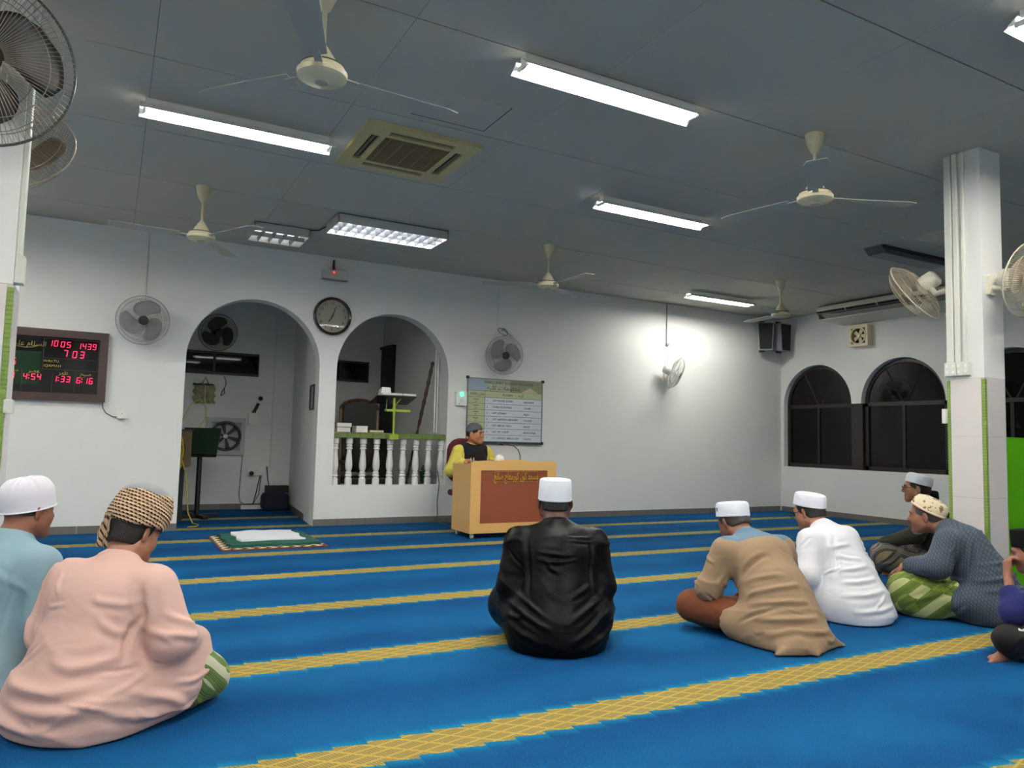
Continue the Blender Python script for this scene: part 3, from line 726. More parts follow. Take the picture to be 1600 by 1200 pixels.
# ------------------------------------------------------------------ notice board
def notice_board():
    x0, x1, z0, z1 = 3.965, 5.075, .995, 1.815
    o = thing('notice_board', 'whiteboard timetable with green headings hanging behind the podium', 'notice board', (x0, D, z0))
    w_, h_ = x1-x0, z1-z0; fr = mat('alu_frame', '9a9d9d', .4, metal=.6)
    b = G().box(0, w_, -.015, 0, 0, h_).build('board', mat('board_white', 'cfd6dc', .25), o)
    t = .012
    for bx in ((0, w_, h_-t, h_), (0, w_, 0, t), (0, t, 0, h_), (w_-t, w_, 0, h_)): G().box(bx[0], bx[1], -.024, -.0, bx[2], bx[3]).build('frame_bar', fr, o)
    G().box(.1, w_+.01, -.05, -.0, -.02, .008).build('pen_tray', mat('tray_dark', '3f4547', .4, metal=.4), o)
    for x, z in ((0, h_), (w_, h_), (w_, 0)): G().cbox((x, -.014, z), (.034, .034, .034)).build('corner_cap', mat('cap_dark', '2d3134', .5), o)
    Y = -.0165
    def fl(x_0, x_1, z_0, z_1, m, n='print'): return G().box(x_0, x_1, Y, -.015, z_0, z_1).build(n, m, b)
    zh = h_-.165; fl(t, .28, zh, h_-t, mat('head_blue', '9aa8b8', .3), 'heading_panel'); fl(.28, .62, zh, h_-t, mat('head_green', 'a7b196', .3), 'heading_panel'); fl(.62, w_-t, zh, h_-t, mat('head_olive', '8f9174', .3), 'heading_panel')
    G().prism([(.78, zh), (1.05, zh), (.91, zh+.07)], Y-.001, Y).build('triangle_motif', mat('motif', 'b9b692', .4), b)
    gm = mat('cell_green', 'b3bd93', .3); zc = zh-.082
    fl(t, .25, zc, zh, gm, 'cell'); fl(.25, w_-t, zc, zh, gm, 'cell')
    rows = 7; rh = (zc-t)/rows; ink = mat('ink', '39404f', .6); line = mat('grid_line', '565b60', .5)
    for r in range(rows):
        zt = zc-r*rh; fl(t, .25, zt-rh, zt, gm, 'cell')
        G().box(t, w_-t, Y-.001, Y, zt-.002, zt+.002).build('grid_line', line, b)
    G().box(t, w_-t, Y-.001, Y, zh-.002, zh+.002).build('grid_line', line, b); G().box(.248, .252, Y-.001, Y, t, zh).build('grid_line', line, b)
    def tx(s, x, z, sz, m=ink, **k): text(s, sz, m, b, T(x, Y-.0015, z) @ UPRIGHT, depth=.0004, **k)
    tx('MAKLUMAT KULIAH MAGHRIB', .60, h_-.055, .050, mat('title_ink', '4c5660', .5), xs=1.05)
    tx(arabic('معلومات كليه'), .52, h_-.12, .075, mat('title_ink'), xs=1.2)
    tx('HARI', .09, zh-.042, .045); tx(arabic('هاري'), .19, zh-.042, .05); tx('KULIAH', .58, zh-.042, .042); tx(arabic('كليه'), .78, zh-.042, .05)
    rows_t = [('UST MOHD ZAMRI', 'MAGHRIB'), ('TUAN HJ AHMAD', 'TAFSIR'), ('UST AZMAN', 'FIQH'), ('UST HAMZAH IBRAHIM', 'TAUHID'), ('UST ABDUL HADI', 'HADIS'), ('UST MD YUSUF', 'SIRAH NABI'), ('U.T. AHMAD ABDULLAH', 'TARIKH')]
    for r, (a_, c_) in enumerate(rows_t):
        zt = zc-(r+.5)*rh; k = random.Random(r)
        text(a_, .036, ink, b, T(.36, Y-.0015, zt) @ UPRIGHT, align='LEFT', depth=.0004, shear=.2, name='handwriting')
        text(c_, .036, ink, b, T(.82, Y-.0015, zt-.004) @ UPRIGHT, align='LEFT', depth=.0004, shear=.2, name='handwriting')
        text(str(r+1), .034, ink, b, T(.285, Y-.0015, zt) @ UPRIGHT, depth=.0004, name='handwriting')
        G().cbox((.125, Y, zt+.012), (.07, .002, .012)).build('day_print', mat('day_ink', '7d8668', .5), b)
        G().cbox((.125, Y, zt-.018), (.03, .002, .010)).build('day_print', mat('day_ink'), b)
notice_board()
o = thing('switch_box', 'white switch box with a glowing green lamp beside the notice board', 'switch', (3.875, D, 1.535))
G().rbox(-.075, .075, -.045, 0, -.09, .09, .01).build('plate', WHITE, o)
gl = mat('green_lamp', '10e070', .3, emit=5.0); gl.node_tree.nodes['Principled BSDF'].inputs['Emission Color'].default_value = (.02, .9, .32, 1)
G().ball((0, -.05, .055), (.022, .014, .022)).build('indicator_lamp', gl, o)
G().cbox((.0, -.046, -.02), (.03, .006, .04)).build('rocker', TRUNK, o); G().cbox((-.03, -.046, -.065), (.008, .004, .008)).build('screw', BLACKP, o)
# emergency light box over the clock
o = thing('emergency_light', 'white wall box with a small red lamp near the ceiling', 'emergency light', (2.21, D, 2.90))
G().rbox(-.15, .15, -.07, 0, -.06, .05, .012).build('casing', mat('box_white', 'c9c9c3', .5), o); G().box(-.15, .15, -.075, 0, -.066, -.058).build('base_plate', mat('box_grey', '7d7d78', .5), o)
rl = mat('red_lamp', 'ff2020', .3, emit=6.0); G().ball((-.02, -.072, .02), .008, 8).build('indicator_lamp', rl, o)
G().tube([(-.02, -.04, .05), (-.02, -.04, .17)], .012, 8).build('stem', BLACKP, o)

# ------------------------------------------------------------------ arch 2: balusters, tiled rail, things on it
def balustrade():
    prof = [(.030, 0), (.042, .0), (.042, .075), (.033, .085), (.030, .095), (.042, .105), (.042, .118), (.030, .126), (.036, .138), (.036, .15), (.027, .158), (.040, .20), (.043, .24), (.038, .30), (.029, .38), (.027, .415),
            (.039, .422), (.039, .433), (.029, .441), (.036, .455), (.036, .466), (.029, .475), (.040, .487), (.041, .50), (.041, .553), (.03, .553)]
    m = mat('baluster_paint', 'dcdcd8', .4)
    me = G().lathe(prof, 20).mesh('baluster'); me.materials.append(m)
    for p in me.polygons: p.use_smooth = True
    me.set_sharp_from_angle(angle=math.radians(35))
    names = ['first', 'second', 'third', 'fourth', 'fifth', 'sixth', 'seventh', 'eighth', 'ninth']
    for k in range(9):
        tag(link('baluster', me, None, T(2.335+.1665*k, D+.085, .455)), 'white turned baluster under the green rail, %s from the left' % names[k], 'baluster', 'balusters under the green rail')
    o = thing('rail', 'green tiled rail on top of the white balusters', 'rail', (2.29, D, 1.008))
    G().box(.003, 1.412, .02, .17, 0, .06).build('rail_core', mat('rail_grout', 'c6c9a8', .7), o)
    gt = mat('rail_tile', '6c7d45', .25, var=.15, vscale=12)
    t1 = G().box(.002, .154, .008, .02, .004, .056).mesh('tile'); t1.materials.append(gt)
    t2 = G().box(.002, .154, .010, .175, .06, .068).mesh('tile'); t2.materials.append(gt)
    for k in range(9):
        link('tile', t1, o, T(k*.1565, 0, 0)); link('tile', t2, o, T(k*.1565, 0, 0))
balustrade()
ZR = 1.076
def book(M, sx, sy, sz, cov, lab, name='book', pages='d9d6cf'):
    o = thing(name, lab, 'book', M=M, group='books on the green rail')
    G().box(0, sx, 0, sy, 0, .004).build('back_cover', cov, o); G().box(0, sx, 0, sy, sz-.004, sz).build('front_cover', cov, o)
    G().box(.003, sx-.003, .003, sy-.008, .004, sz-.004).build('page_block', mat('pages_'+pages, pages, .8), o); G().box(0, sx, sy-.008, sy, 0, sz).build('spine', cov, o)
    return o
dk = mat('dark_cover', '1b1a1c', .5); wc = mat('pale_cover', 'd4d1cb', .6)
book(T(2.33, D+.02, ZR) @ rotz(.03), .16, .13, .055, wc, 'lower pale thick book of the stack at the left end of the rail')
book(T(2.325, D+.02, ZR+.056) @ rotz(-.04), .175, .12, .052, dk, 'upper dark covered book of the stack at the left end of the rail')
book(T(2.555, D+.02, ZR) @ rotz(.05), .145, .14, .075, wc, 'thick pale book lying beside the stack on the rail')
book(T(2.72, D+.02, ZR) @ rotz(-.02), .175, .12, .034, dk, 'thin dark book with yellowed pages on the rail', pages='c3bd93')
# bright green reading stand clamped to the rail
def reading_stand():
    o = thing('reading_stand', 'bright green metal reading stand fixed on the rail', 'stand', (3.0, D+.06, 1.0))
    gm = mat('lime_metal', '9fb83a', .4, metal=.1)
    G().rbox(-.055, .055, -.11, -.054, .0, .06, .006).build('clamp', gm, o)
    G().tube([(0, -.08, .05), (0, -.08, .40)], .013, 8).build('post', gm, o, smooth='auto'); G().tube([(0, -.08, .28), (0, -.07, .50)], .017, 8).build('upper_post', gm, o, smooth='auto')
    G().rbox(-.095, .205, -.09, .0, .335, .362, .006).build('tray', gm, o)
    M = T(.03, -.02, .50) @ Matrix.Rotation(math.radians(-14), 4, 'X')
    G().box(-.26, .24, -.10, .24, -.008, 0).build('book_rest', mat('rest_glass', '2c3b38', .15), o, M=M)
    G().tube([(-.02, -.03, .35), (.10, -.03, .50)], .008, 6).build('brace', gm, o)
    G().tube([(-.09, -.05, .35), (-.085, -.05, .48)], .003, 5).build('wire', METAL, o)
    M = T(3.03, D+.045, 1.505) @ Matrix.Rotation(math.radians(-14), 4, 'X')
    b = thing('open_book', 'white open book lying on the green reading stand', 'book', M=M, group='books on the green rail')
    G().box(-.20, .055, -.12, .06, 0, .022).build('page_block', mat('pages_d9d6cf', 'd9d6cf', .8), b); G().box(.065, .225, -.12, .06, 0, .022).build('page_block', mat('pages_d9d6cf'), b)
    G().box(-.205, .23, -.122, .062, -.004, 0).build('cover', wc, b)
    c = thing('tissue_box', 'small white box standing on the reading stand', 'box', M=M @ T(-.14, -.03, .023))
    G().prism([(-.065, 0), (.06, 0), (.055, .075), (-.05, .078)], -.06, .06).build('box', mat('card_white', 'e6e6e4', .6), c)
reading_stand()
# carved staff leaning in the alcove
def staff():
    a, b = Vector((3.28, D+.48, .0)), Vector((3.60, D+.28, 1.98)); n = 40; pts = []; rr = []
    o = thing('staff', 'dark carved wooden staff leaning inside the right arch', 'staff', (0, 0, 0))
    for k in range(n+1):
        t = k/n; pts.append(a+(b-a)*t); rr.append(.016+.005*math.sin(t*95)+(.006 if t > .6 else 0))
    G().tube(pts, rr, 10).build('shaft', mat('carved_wood', '3a221c', .45, var=.5, vscale=30), o, smooth='auto')
    G().lathe([(0, -.02), (.02, -.015), (.024, .0), (.018, .02), (0, .03)], 12, T(*b)).build('knob', mat('staff_knob', '1d1512', .4), o, smooth='auto')
staff()
# high-backed wooden chair in the alcove
def alcove_chair():
    o = thing('armchair', 'high backed wooden armchair with dark olive upholstery behind the rail', 'chair', (2.98, 9.60, 0), math.radians(0))
    wd = mat('chair_wood', '5a3a2a', .35, var=.2, vscale=8); wl = mat('chair_wood_pale', '9a8468', .4); up = mat('olive_leather', '23261a', .4)
    for s in (-1, 1):
        G().tube([(s*.25, .22, 0), (s*.25, .22, .5), (s*.255, .27, 1.42)], .022, 8).build('back_post', wl, o)
        G().tube([(s*.26, -.25, 0), (s*.26, -.25, .68)], .022, 8).build('leg', wd, o)
        G().rbox(-.03, .03, -.28, .24, .67, .71, .01, T(s*.27, 0, 0)).build('arm_rest', wd, o)
    pts = [(-.23, .55), (.23, .55), (.23, 1.40)]+[(.23*math.cos(a), 1.40+.10*math.sin(a)) for a in np.linspace(0, math.pi, 12)[1:-1]]+[(-.23, 1.40)]
    G().prism(pts, .21, .27).build('backrest', up, o)
    v = [(.26*math.cos(a), .25, 1.39+.13*math.sin(a)) for a in np.linspace(math.pi, 0, 14)]
    G().tube(v, .022, 8).build('crest_rail', wd, o, smooth='auto')
    G().box(-.24, .24, -.26, .22, .40, .50).build('seat', up, o, bevel=.02)
    c = thing('cushion', 'dark rounded cushion on the alcove armchair', 'cushion', (2.98, 9.66, .51))
    g = G(); g.ball((0, .0, .31), (.16, .09, .29), 16); g.build('pad', mat('cushion_dark', '2e2420', .7), c, smooth='auto')
alcove_chair()
def alcove_openings():
    # dark high windows in the alcove walls
    def strip(n, x0, x1, z0, z1, lab):
        o = thing('window_%d' % n, lab, None, (x0, YA, z0), kind='structure')
        ww, hh = x1-x0, z1-z0
        G().box(0, ww, -.03, 0, 0, .03).build('window_frame', DARKF, o); G().box(0, ww, -.03, 0, hh-.03, hh).build('window_frame', DARKF, o)
        for k in range(3): G().box(k*ww/2-.015 if k else 0, k*ww/2+.015 if k < 2 else ww, -.03, 0, .03, hh-.03).build('window_frame', DARKF, o)
        for k in range(2): G().box(k*ww/2+.01, (k+1)*ww/2-.01, -.012, -.004, .02, hh-.02).build('pane', DGLASS, o)
    strip(7, .62, 1.775, 1.815, 2.125, 'dark high strip window in the left alcove'); strip(8, 2.50, 3.345, 1.825, 2.13, 'dark high strip window in the right alcove')
    # dark door on the alcove side wall
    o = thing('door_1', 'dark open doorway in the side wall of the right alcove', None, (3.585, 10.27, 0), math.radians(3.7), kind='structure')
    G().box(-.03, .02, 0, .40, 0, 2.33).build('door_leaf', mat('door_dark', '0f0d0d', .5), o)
    G().box(-.05, .02, -.05, 0, 0, 2.37).build('door_frame', DARKF, o); G().box(-.05, .02, 0, .42, 2.33, 2.37).build('door_frame', DARKF, o)
    # white pipes in the right alcove
    for i, x in enumerate((3.655, 3.68)):
        G().tube([(x, D+.30-.02*i, 1.1), (x, D+.30-.02*i, 2.30)], .011, 8).build('pipe', WHITE, label=['left', 'right'][i]+' thin white pipe behind the right edge of the balustrade arch', cat='pipe')
alcove_openings()
def left_alcove():
    Y = YA
    # exhaust fan low on the wall
    o = thing('exhaust_fan', 'white square exhaust fan on the wall behind the lectern stand', 'exhaust fan', (1.385, Y, .985))
    square_ring(G(), .25, .19, -.05, 0).build('frame', mat('exhaust_white', 'b9bab6', .5), o)
    G().tube([(.185*math.cos(a/36*2*math.pi), -.055, .185*math.sin(a/36*2*math.pi)) for a in range(36)], .018, 6, closed=True).build('orifice_ring', BLACKP, o, smooth='auto')
    G().box(-.19, .19, -.008, 0, -.19, .19).build('shutter', mat('shutter_pale', 'a8aba8', .6), o)
    for k in range(6): G().prism([(.03, -.012), (.165, -.03), (.17, .03), (.03, .012)], -.035, -.028).build('blade', mat('exhaust_black', '181818', .5), o, M=Matrix.Rotation(2*math.pi*(k+.3)/6, 4, 'Y'))
    G().lathe([(0, -.0), (.03, .01), (.03, .05), (0, .05)], 16, Matrix.Rotation(math.pi/2, 4, 'X')).build('hub', WHITE, o)
    G().tube([(1.62, Y-.006, .74), (1.61, Y-.006, .45), (1.60, Y-.01, .20), (1.62, Y-.012, .10), (1.70, Y-.012, .05), (1.80, Y-.012, .08), (1.86, Y-.012, .2), (1.88, Y-.02, .47)], .006, 5).build('fan_lead', mat('lead_grey', '5d605e', .6), label='grey lead hanging from the alcove exhaust fan', cat='cable')
    # conduits and boxes
    G().box(1.985, 2.005, Y-.015, Y, .55, 2.94).build('conduit', TRUNK, label='white conduit running down the left alcove wall', cat='conduit')
    o = thing('wall_switch', 'white isolator switch with black knob in the left alcove', 'switch', (1.74, Y, 1.245)); G().rbox(-.07, .05, -.04, 0, -.09, .07, .01).build('plate', WHITE, o)
    G().tube([(0, -.05, .09), (.05, -.05, .20)], .022, 8).build('grip', BLACKP, o); G().ball((.075, -.05, .27), .032, 12).build('knob', BLACKP, o, smooth='auto'); G().cbox((0, -.02, .08), (.05, .03, .03)).build('inlet', BLACKP, o)
    s = socket(T(1.79, Y, .505), 'white double socket low on the left alcove wall', .20, .10); G().lathe([(.028, 0), (.028, .06), (.015, .065)], 12, T(-.05, -.035, -.015) @ Matrix.Rotation(math.pi/2, 4, 'X')).build('plug', BLACKP, s)
    G().tube([(1.86, Y-.03, .45), (1.82, Y-.03, .22), (1.78, Y-.03, .05), (1.80, Y-.06, .01), (1.95, Y-.06, .01), (2.03, Y-.03, .12), (1.97, Y-.02, .40), (1.95, Y-.015, .58)], .007, 5).build('black_lead', BLACKP, label='black lead looping below the double socket in the alcove', cat='cable')
    # hanging bag
    o = thing('hanging_bag', 'crumpled yellowish plastic bag hanging on the alcove wall', 'bag', (1.09, Y, 1.55))
    g = G(); nx, nz = 14, 14; v = []; f = []; rn = random.Random(4)
    for side in (0, 1):
        for j in range(nz+1):
            for i in range(nx+1):
                u, t = i/nx, j/nz; e = math.sin(math.pi*u)**.5*math.sin(math.pi*min(1, t*1.1+.05))**.5
                y = -.012-.05*e*side+(.012*math.sin(i*2.1+j*.9)*e if side else 0)
                v.append(((u-.5)*.27+.012*math.sin(j*1.3), y, (t-.5)*.26+.010*math.sin(i*1.7)))
    n = (nx+1)*(nz+1)
    for s in (0, 1):
        for j in range(nz):
            for i in range(nx):
                a = s*n+j*(nx+1)+i; f.append((a, a+1, a+nx+2, a+nx+1))
    g.add(v, f); g.build('sack', mat('bag_plastic', '9c9870', .35, var=.3, vscale=18), o, smooth='auto')
    G().box(.0, .012, -.07, -.06, -.12, .12).build('strap', mat('strap_pale', 'c6c2a6', .6), o); G().tube([(-.03, -.02, .13), (.01, -.012, .22), (.05, -.02, .13)], .006, 6).build('handle', BLACKP, o)
    lp = [(1.33+.03*math.sin(t*2), Y-.012, 1.81-.11*t-.02) for t in np.linspace(0, 2.4, 16)]; G().tube(lp+[(1.30, Y-.012, 1.53), (1.345, Y-.012, 1.56), (1.34, Y-.012, 1.64)], .005, 5).build('loop_of_cord', mat('flex_grey'), label='loop of dark cord hanging below the high alcove window', cat='cord')
    # lectern stand with green board
    o = thing('lectern_stand', 'black floor stand carrying a tilted dark green board in the left alcove', 'stand', (.985, 9.75, 0), math.radians(-28))
    bm = mat('stand_black', '0e0e0f', .5)
    G().tube([(0, 0, .03), (0, 0, .85)], .03, 10).build('post', bm, o, smooth='auto')
    for a in (0, 90, 180, 270): G().box(-.02, .26, -.03, .03, 0, .04).build('foot', bm, o, M=rotz(math.radians(a+45)))
    M = T(.02, -.05, .92) @ Matrix.Rotation(math.radians(-20), 4, 'X')
    G().box(-.22, .22, -.012, .012, -.17, .17).build('board', mat('board_green', '0c2a17', .4), o, M=M); G().box(-.21, .21, .012, .03, -.19, -.15).build('ledge', bm, o, M=M)
    # wicker speaker box with yellow cables
    o = thing('wicker_box', 'brown woven box with coiled yellow cable behind the left side of the arch', 'box', (.70, 9.55, .62))
    G().rbox(-.16, .16, -.10, .10, .0, .42, .02).build('case', mat('wicker', '6a5a3f', .8, bump=1.0, bscale=90, var=.4, vscale=40), o)
    G().box(-.17, .17, -.11, .11, .42, .44).build('lid', bm, o); G().box(-.10, .10, -.06, .06, -.62, 0).build('pedestal', bm, o)
    G().tube([(.02+.07*math.cos(a), -.11, .2+.1*math.sin(a)) for a in np.linspace(0, 6.28, 20)], .008, 5).build('driver_ring', mat('driver_brown', '3a2a22', .5), o)
    yc = mat('yellow_cable', 'b9a936', .5); cp = []
    for k in range(70):
        t = k/69*5*2*math.pi; cp.append((.70+.055*math.cos(t)+.02*math.sin(k*.7), 9.42-.006*k/10, .78+(.22-.02*(k/14))*math.sin(t)))
    cp += [(.80, 9.30, .55), (.82, 9.2, .3), (.83, 9.1, .12), (.88, 9.05, .012), (.93, 8.95, .008), (.90, 8.80, .008), (.80, 8.75, .008)]
    G().tube(cp, .007, 5).build('cable_coil', yc, label='coiled yellow cable hanging on the woven box in the alcove', cat='cable')
    G().tube([(.72, 9.45, 1.06), (.76, 9.42, 1.22), (.83, 9.42, 1.36), (.92, 9.44, 1.42), (.99, 9.46, 1.34), (1.0, 9.47, 1.20), (.93, 9.47, 1.08)], .006, 5).build('cable_loop', yc, label='thin yellow cable arching above the woven box', cat='cable')
    # dark bag on the floor in the alcove corner
    o = thing('floor_bag', 'dark navy bag slumped in the corner of the left alcove', 'bag', (2.03, 10.45, 0))
    g = G(); g.rbox(-.17, .17, -.12, .12, 0, .24, .07, n=5); g.build('sack', mat('navy_cloth', '171a2e', .8, bump=.6, bscale=12), o, bevel=.03); G().box(-.12, .18, .0, .10, .235, .33).build('folder', mat('bag_black', '17171a', .6), o)
    G().box(1.62, 1.98, YA-.10, YA-.09, .005, .06).build('skirting_trunk', WHITE, label='short white cable trunk along the foot of the alcove wall', cat='conduit')
    # framed sheet on the partition
    o = thing('picture_frame', 'narrow black picture frame on the reveal beside the left arch', 'picture', M=T(2.106, 8.85, 1.475) @ rotz(-math.pi/2-.078))
    for b in ((-.14, .14, .13, .15), (-.14, .14, -.15, -.13), (-.14, -.12, -.13, .13), (.12, .14, -.13, .13)): G().box(b[0], b[1], -.022, 0, b[2], b[3]).build('frame_bar', BLACKP, o)
    G().box(-.12, .12, -.008, 0, -.13, .13).build('sheet', mat('sheet_grey', '9c9f9c', .4), o)
left_alcove()
# green box lead by the podium foot
G().tube([(3.62, D+.05, .62), (3.62, D-.01, .47), (3.60, D-.012, .25), (3.61, D-.012, .10), (3.55, D-.10, .012), (3.60, D-.35, .008), (3.70, 7.7, .008)], .006, 5).build('green_cable', mat('dark_green', '2c5a46', .5), label='dark green cable dropping from the balustrade to the floor by the podium', cat='cable')
o = thing('plant_pot', 'small dark green pot behind the right end of the balusters', 'pot', (3.55, D+.30, .455)); G().box(-.15, .13, -.10, .10, -.455, 0).build('plinth', mat('plinth_grey', '55595a', .6), o)
G().lathe([(.05, 0), (.07, .14), (.075, .15), (.06, .15), (.045, .02)], 16).build('pot', mat('pot_green', '1d4a35', .5), o); G().ball((0, 0, .18), (.05, .05, .06), 10).build('plant', mat('dry_plant', '5f6354', .8), o)

# ------------------------------------------------------------------ podium
def podium():
    o = thing('podium', 'light wooden podium with maroon front panel and gold lettering', 'podium', (3.315, 6.97, 0))
    bw = mat('beech_veneer', 'dfb06a', .4, var=.06, vscale=3); g = NT(bw); w_, d_, z0 = 1.035, .46, .055
    e = mat('beech_edge', 'b98f52', .45)
    # front board with a wavy top edge and a recessed maroon field
    top = [(w_, .775), (w_-.01, .80), (w_-.05, .81), (w_-.15, .806), (w_*.5+.18, .806), (w_*.5+.10, .818), (w_*.5, .824), (w_*.5-.10, .818), (w_*.5-.18, .806), (.15, .806), (.05, .80), (.01, .785), (0, .76)]
    px0, px1, pz0, pz1 = .115, .925, .155, .705
    f = G(); f.prism([(0, z0), (w_, z0), (w_, pz0), (0, pz0)], 0, .025); f.prism([(0, pz0), (px0, pz0), (px0, pz1), (0, pz1)], 0, .025); f.prism([(px1, pz0), (w_, pz0), (w_, pz1), (px1, pz1)], 0, .025); f.prism([(0, pz1), (w_, pz1)]+top, 0, .025)
    f.build('front_board', bw, o)
    fp = G().box(px0, px1, .008, .02, pz0, pz1).build('maroon_panel', mat('maroon_laminate', '8a472e', .5), o)
    pl = G().box(.275, .805, .003, .008, .585, .695).build('name_plaque', mat('plaque', '7b3f24', .4), fp)
    gold = mat('gold_letter', 'd3b326', .35, metal=.3)
    for b in ((.275, .805, .693, .697), (.275, .805, .583, .587), (.275, .279, .583, .697), (.801, .805, .583, .697)): G().box(b[0], b[1], .001, .004, b[2], b[3]).build('plaque_border', mat('plaque_line', 'c98f52', .5), fp)
    text(arabic('مسجد كون كورمعاج صالح'), .108, gold, fp, T(.54, .001, .642) @ UPRIGHT, xs=.49)
    for x in (0, w_-.02): G().box(x, x+.02, .025, d_, z0, .765).build('side_board', bw, o)
    G().box(.02, w_-.02, .03, d_-.02, .70, .72).build('desk_top', e, o); G().box(.02, w_-.02, .03, .24, z0, z0+.02).build('bottom_board', e, o)
    cw = mat('caster_wheel', 'cfcfca', .4)
    for x in (.05, w_-.05):
        for y in (.05, d_-.05):
            G().lathe([(.0, -.014), (.024, -.014), (.027, -.008), (.027, .008), (.024, .014), (0, .014)], 16, T(x, y, .027) @ Matrix.Rotation(math.pi/2, 4, 'Y')).build('caster', cw, o, smooth='auto')
    # things on the desk
    q = thing('microphone', 'black gooseneck microphone bending over the podium', 'microphone', (4.02, 7.20, .72))
    G().lathe([(.05, 0), (.05, .02), (.02, .03), (.012, .05)], 20).build('base', BLACKP, q, smooth='auto')
    pts = [(0, 0, .03), (-.002, .0, .14), (-.02, .01, .20), (-.07, .03, .245), (-.13, .05, .26), (-.19, .07, .262)]
    G().tube(pts, .0055, 6).build('gooseneck', BLACKP, q, smooth='auto'); G().tube([(-.18, .067, .262), (-.235, .085, .268)], [.011, .014], 10).build('mic_head', BLACKP, q, smooth='auto')
    q = thing('tissue_pack', 'crumpled white tissue standing on the podium desk', 'tissue', (3.74, 7.16, .72)); G().rbox(-.06, .06, -.05, .05, 0, .05, .01).build('pack', mat('card_white', 'e6e6e4', .6), q)
    G().ball((.0, 0, .10), (.055, .045, .052), 12).build('tissue', mat('tissue_white', 'f0ede8', .8, bump=.8, bscale=20), q, smooth='auto')
    q = thing('glass_tumbler', 'small clear glass of pens standing at the left of the podium desk', 'glass', (3.44, 7.20, .72))
    gm = mat('clear_glass', 'e9eeea', .05, trans=.9); G().lathe([(.030, 0), (.034, .085), (.031, .085), (.027, .004)], 16).build('tumbler', gm, q, smooth='auto')
    for k in range(3): G().tube([(.01*k-.01, 0, .01), (.018*k-.02, .01, .11)], .004, 6).build('pen', mat('pen_%d' % k, ['c9b26a', '3a3a3a', 'd9d2b0'][k], .4), q)
podium()
# speaker's chair
o = thing('office_chair', 'maroon upholstered chair with rounded back behind the podium', 'chair', (3.80, 7.93, 0))
mr = mat('maroon_fabric', '5e1428', .8, bump=.3, bscale=120)
G().rbox(-.25, .25, .16, .24, .50, 1.035, .16, n=8).build('backrest', mr, o, bevel=.02); G().rbox(-.24, .24, -.22, .20, .36, .43, .03).build('seat', mr, o, bevel=.015)
G().tube([(0, .02, .06), (0, .02, .37)], .03, 10).build('column', BLACKP, o); G().tube([(0, .1, .38), (0, .27, .42), (0, .26, .62)], .018, 8).build('back_bar', BLACKP, o)
for k in range(5): G().tube([(0, .02, .07), (.28*math.cos(k*1.2566), .02+.28*math.sin(k*1.2566), .035)], [.022, .016], 8).build('base_leg', BLACKP, o)

# ------------------------------------------------------------------ prayer mat with folded cloths
def prayer_mat():
    cx, cy = 1.38, 7.40
    o = thing('prayer_mat', 'patterned cream and brown prayer mat on the carpet before the left arch', 'mat', (cx, cy, 0))
    m = mat('mat_pattern', 'c9b795', .95, spec=.1); g = NT(m); P = g.coord(); X, Y, Z = g.xyz(P)
    s = g.m_('SINE', g.m_('ADD', g.m_('MULTIPLY', X, 62), g.m_('MULTIPLY', g.m_('SINE', g.m_('MULTIPLY', Y, 48)), 1.6)))
    g.color(g.mix(g.m_('GREATER_THAN', s, .1), 'd3bf9b', '4a3424'))
    G().rbox(-.46, .46, 0, .012, -.50, .50, .03, Matrix.Rotation(math.pi/2, 4, 'X') @ T(0, 0, 0)).build('weave', m, o)
    bd = mat('mat_border', '6a3a35', .9)
    for b in ((-.465, .465, -.505, -.485), (-.465, .465, .485, .505), (-.465, -.45, -.49, .49), (.45, .465, -.49, .49)): G().box(b[0], b[1], b[2], b[3], 0, .014).build('binding', bd, o)
    def sheet(name, lab, cat, x0, x1, y0, y1, z, m, amp, th, seed):
        q = thing(name, lab, cat, ((x0+x1)/2, (y0+y1)/2, z)); r = random.Random(seed); nx, ny = 26, 26; v = []; f = []
        ph = [(r.uniform(4, 14), r.uniform(4, 14), r.uniform(0, 6)) for _ in range(5)]; hx, hy = (x1-x0)/2, (y1-y0)/2
        for lay in (0, 1):
            for j in range(ny+1):
                for i in range(nx+1):
                    x = -hx+2*hx*i/nx; y = -hy+2*hy*j/ny; e = .012*math.sin(y*17+seed)*(abs(x)/hx)**4; ey = .012*math.sin(x*13+seed)*(abs(y)/hy)**4
                    zz = (th+sum(amp*abs(math.sin(a*x+b*y+c)) for a, b, c in ph)/3) if lay else 0
                    v.append((x+e, y+ey, zz))
        n = (nx+1)*(ny+1)
        for j in range(ny):
            for i in range(nx):
                a = j*(nx+1)+i; f += [(a, a+nx+1, a+nx+2, a+1), (n+a, n+a+1, n+a+nx+2, n+a+nx+1)]
        for i in range(nx):
            for j in (0, ny):
                a = j*(nx+1)+i; f.append((a, a+1, n+a+1, n+a))
        for j in range(ny):
            for i in (0, nx):
                a = j*(nx+1)+i; f.append((a, a+nx+1, n+a+nx+1, n+a))
        G().add(v, f).build('cloth', m, q, smooth='auto')
    sheet('folded_rug', 'dark green folded rug lying on the patterned prayer mat', 'rug', cx-.38, cx+.41, cy-.38, cy+.48, .0145, mat('green_rug', '155446', .95, bump=.5, bscale=80), .006, .016, 3)
    sheet('white_cloth', 'white cloth spread on top of the green rug', 'cloth', cx-.27, cx+.31, cy-.20, cy+.46, .041, mat('white_cloth', 'e9ebf0', .85), .010, .006, 8)
prayer_mat()
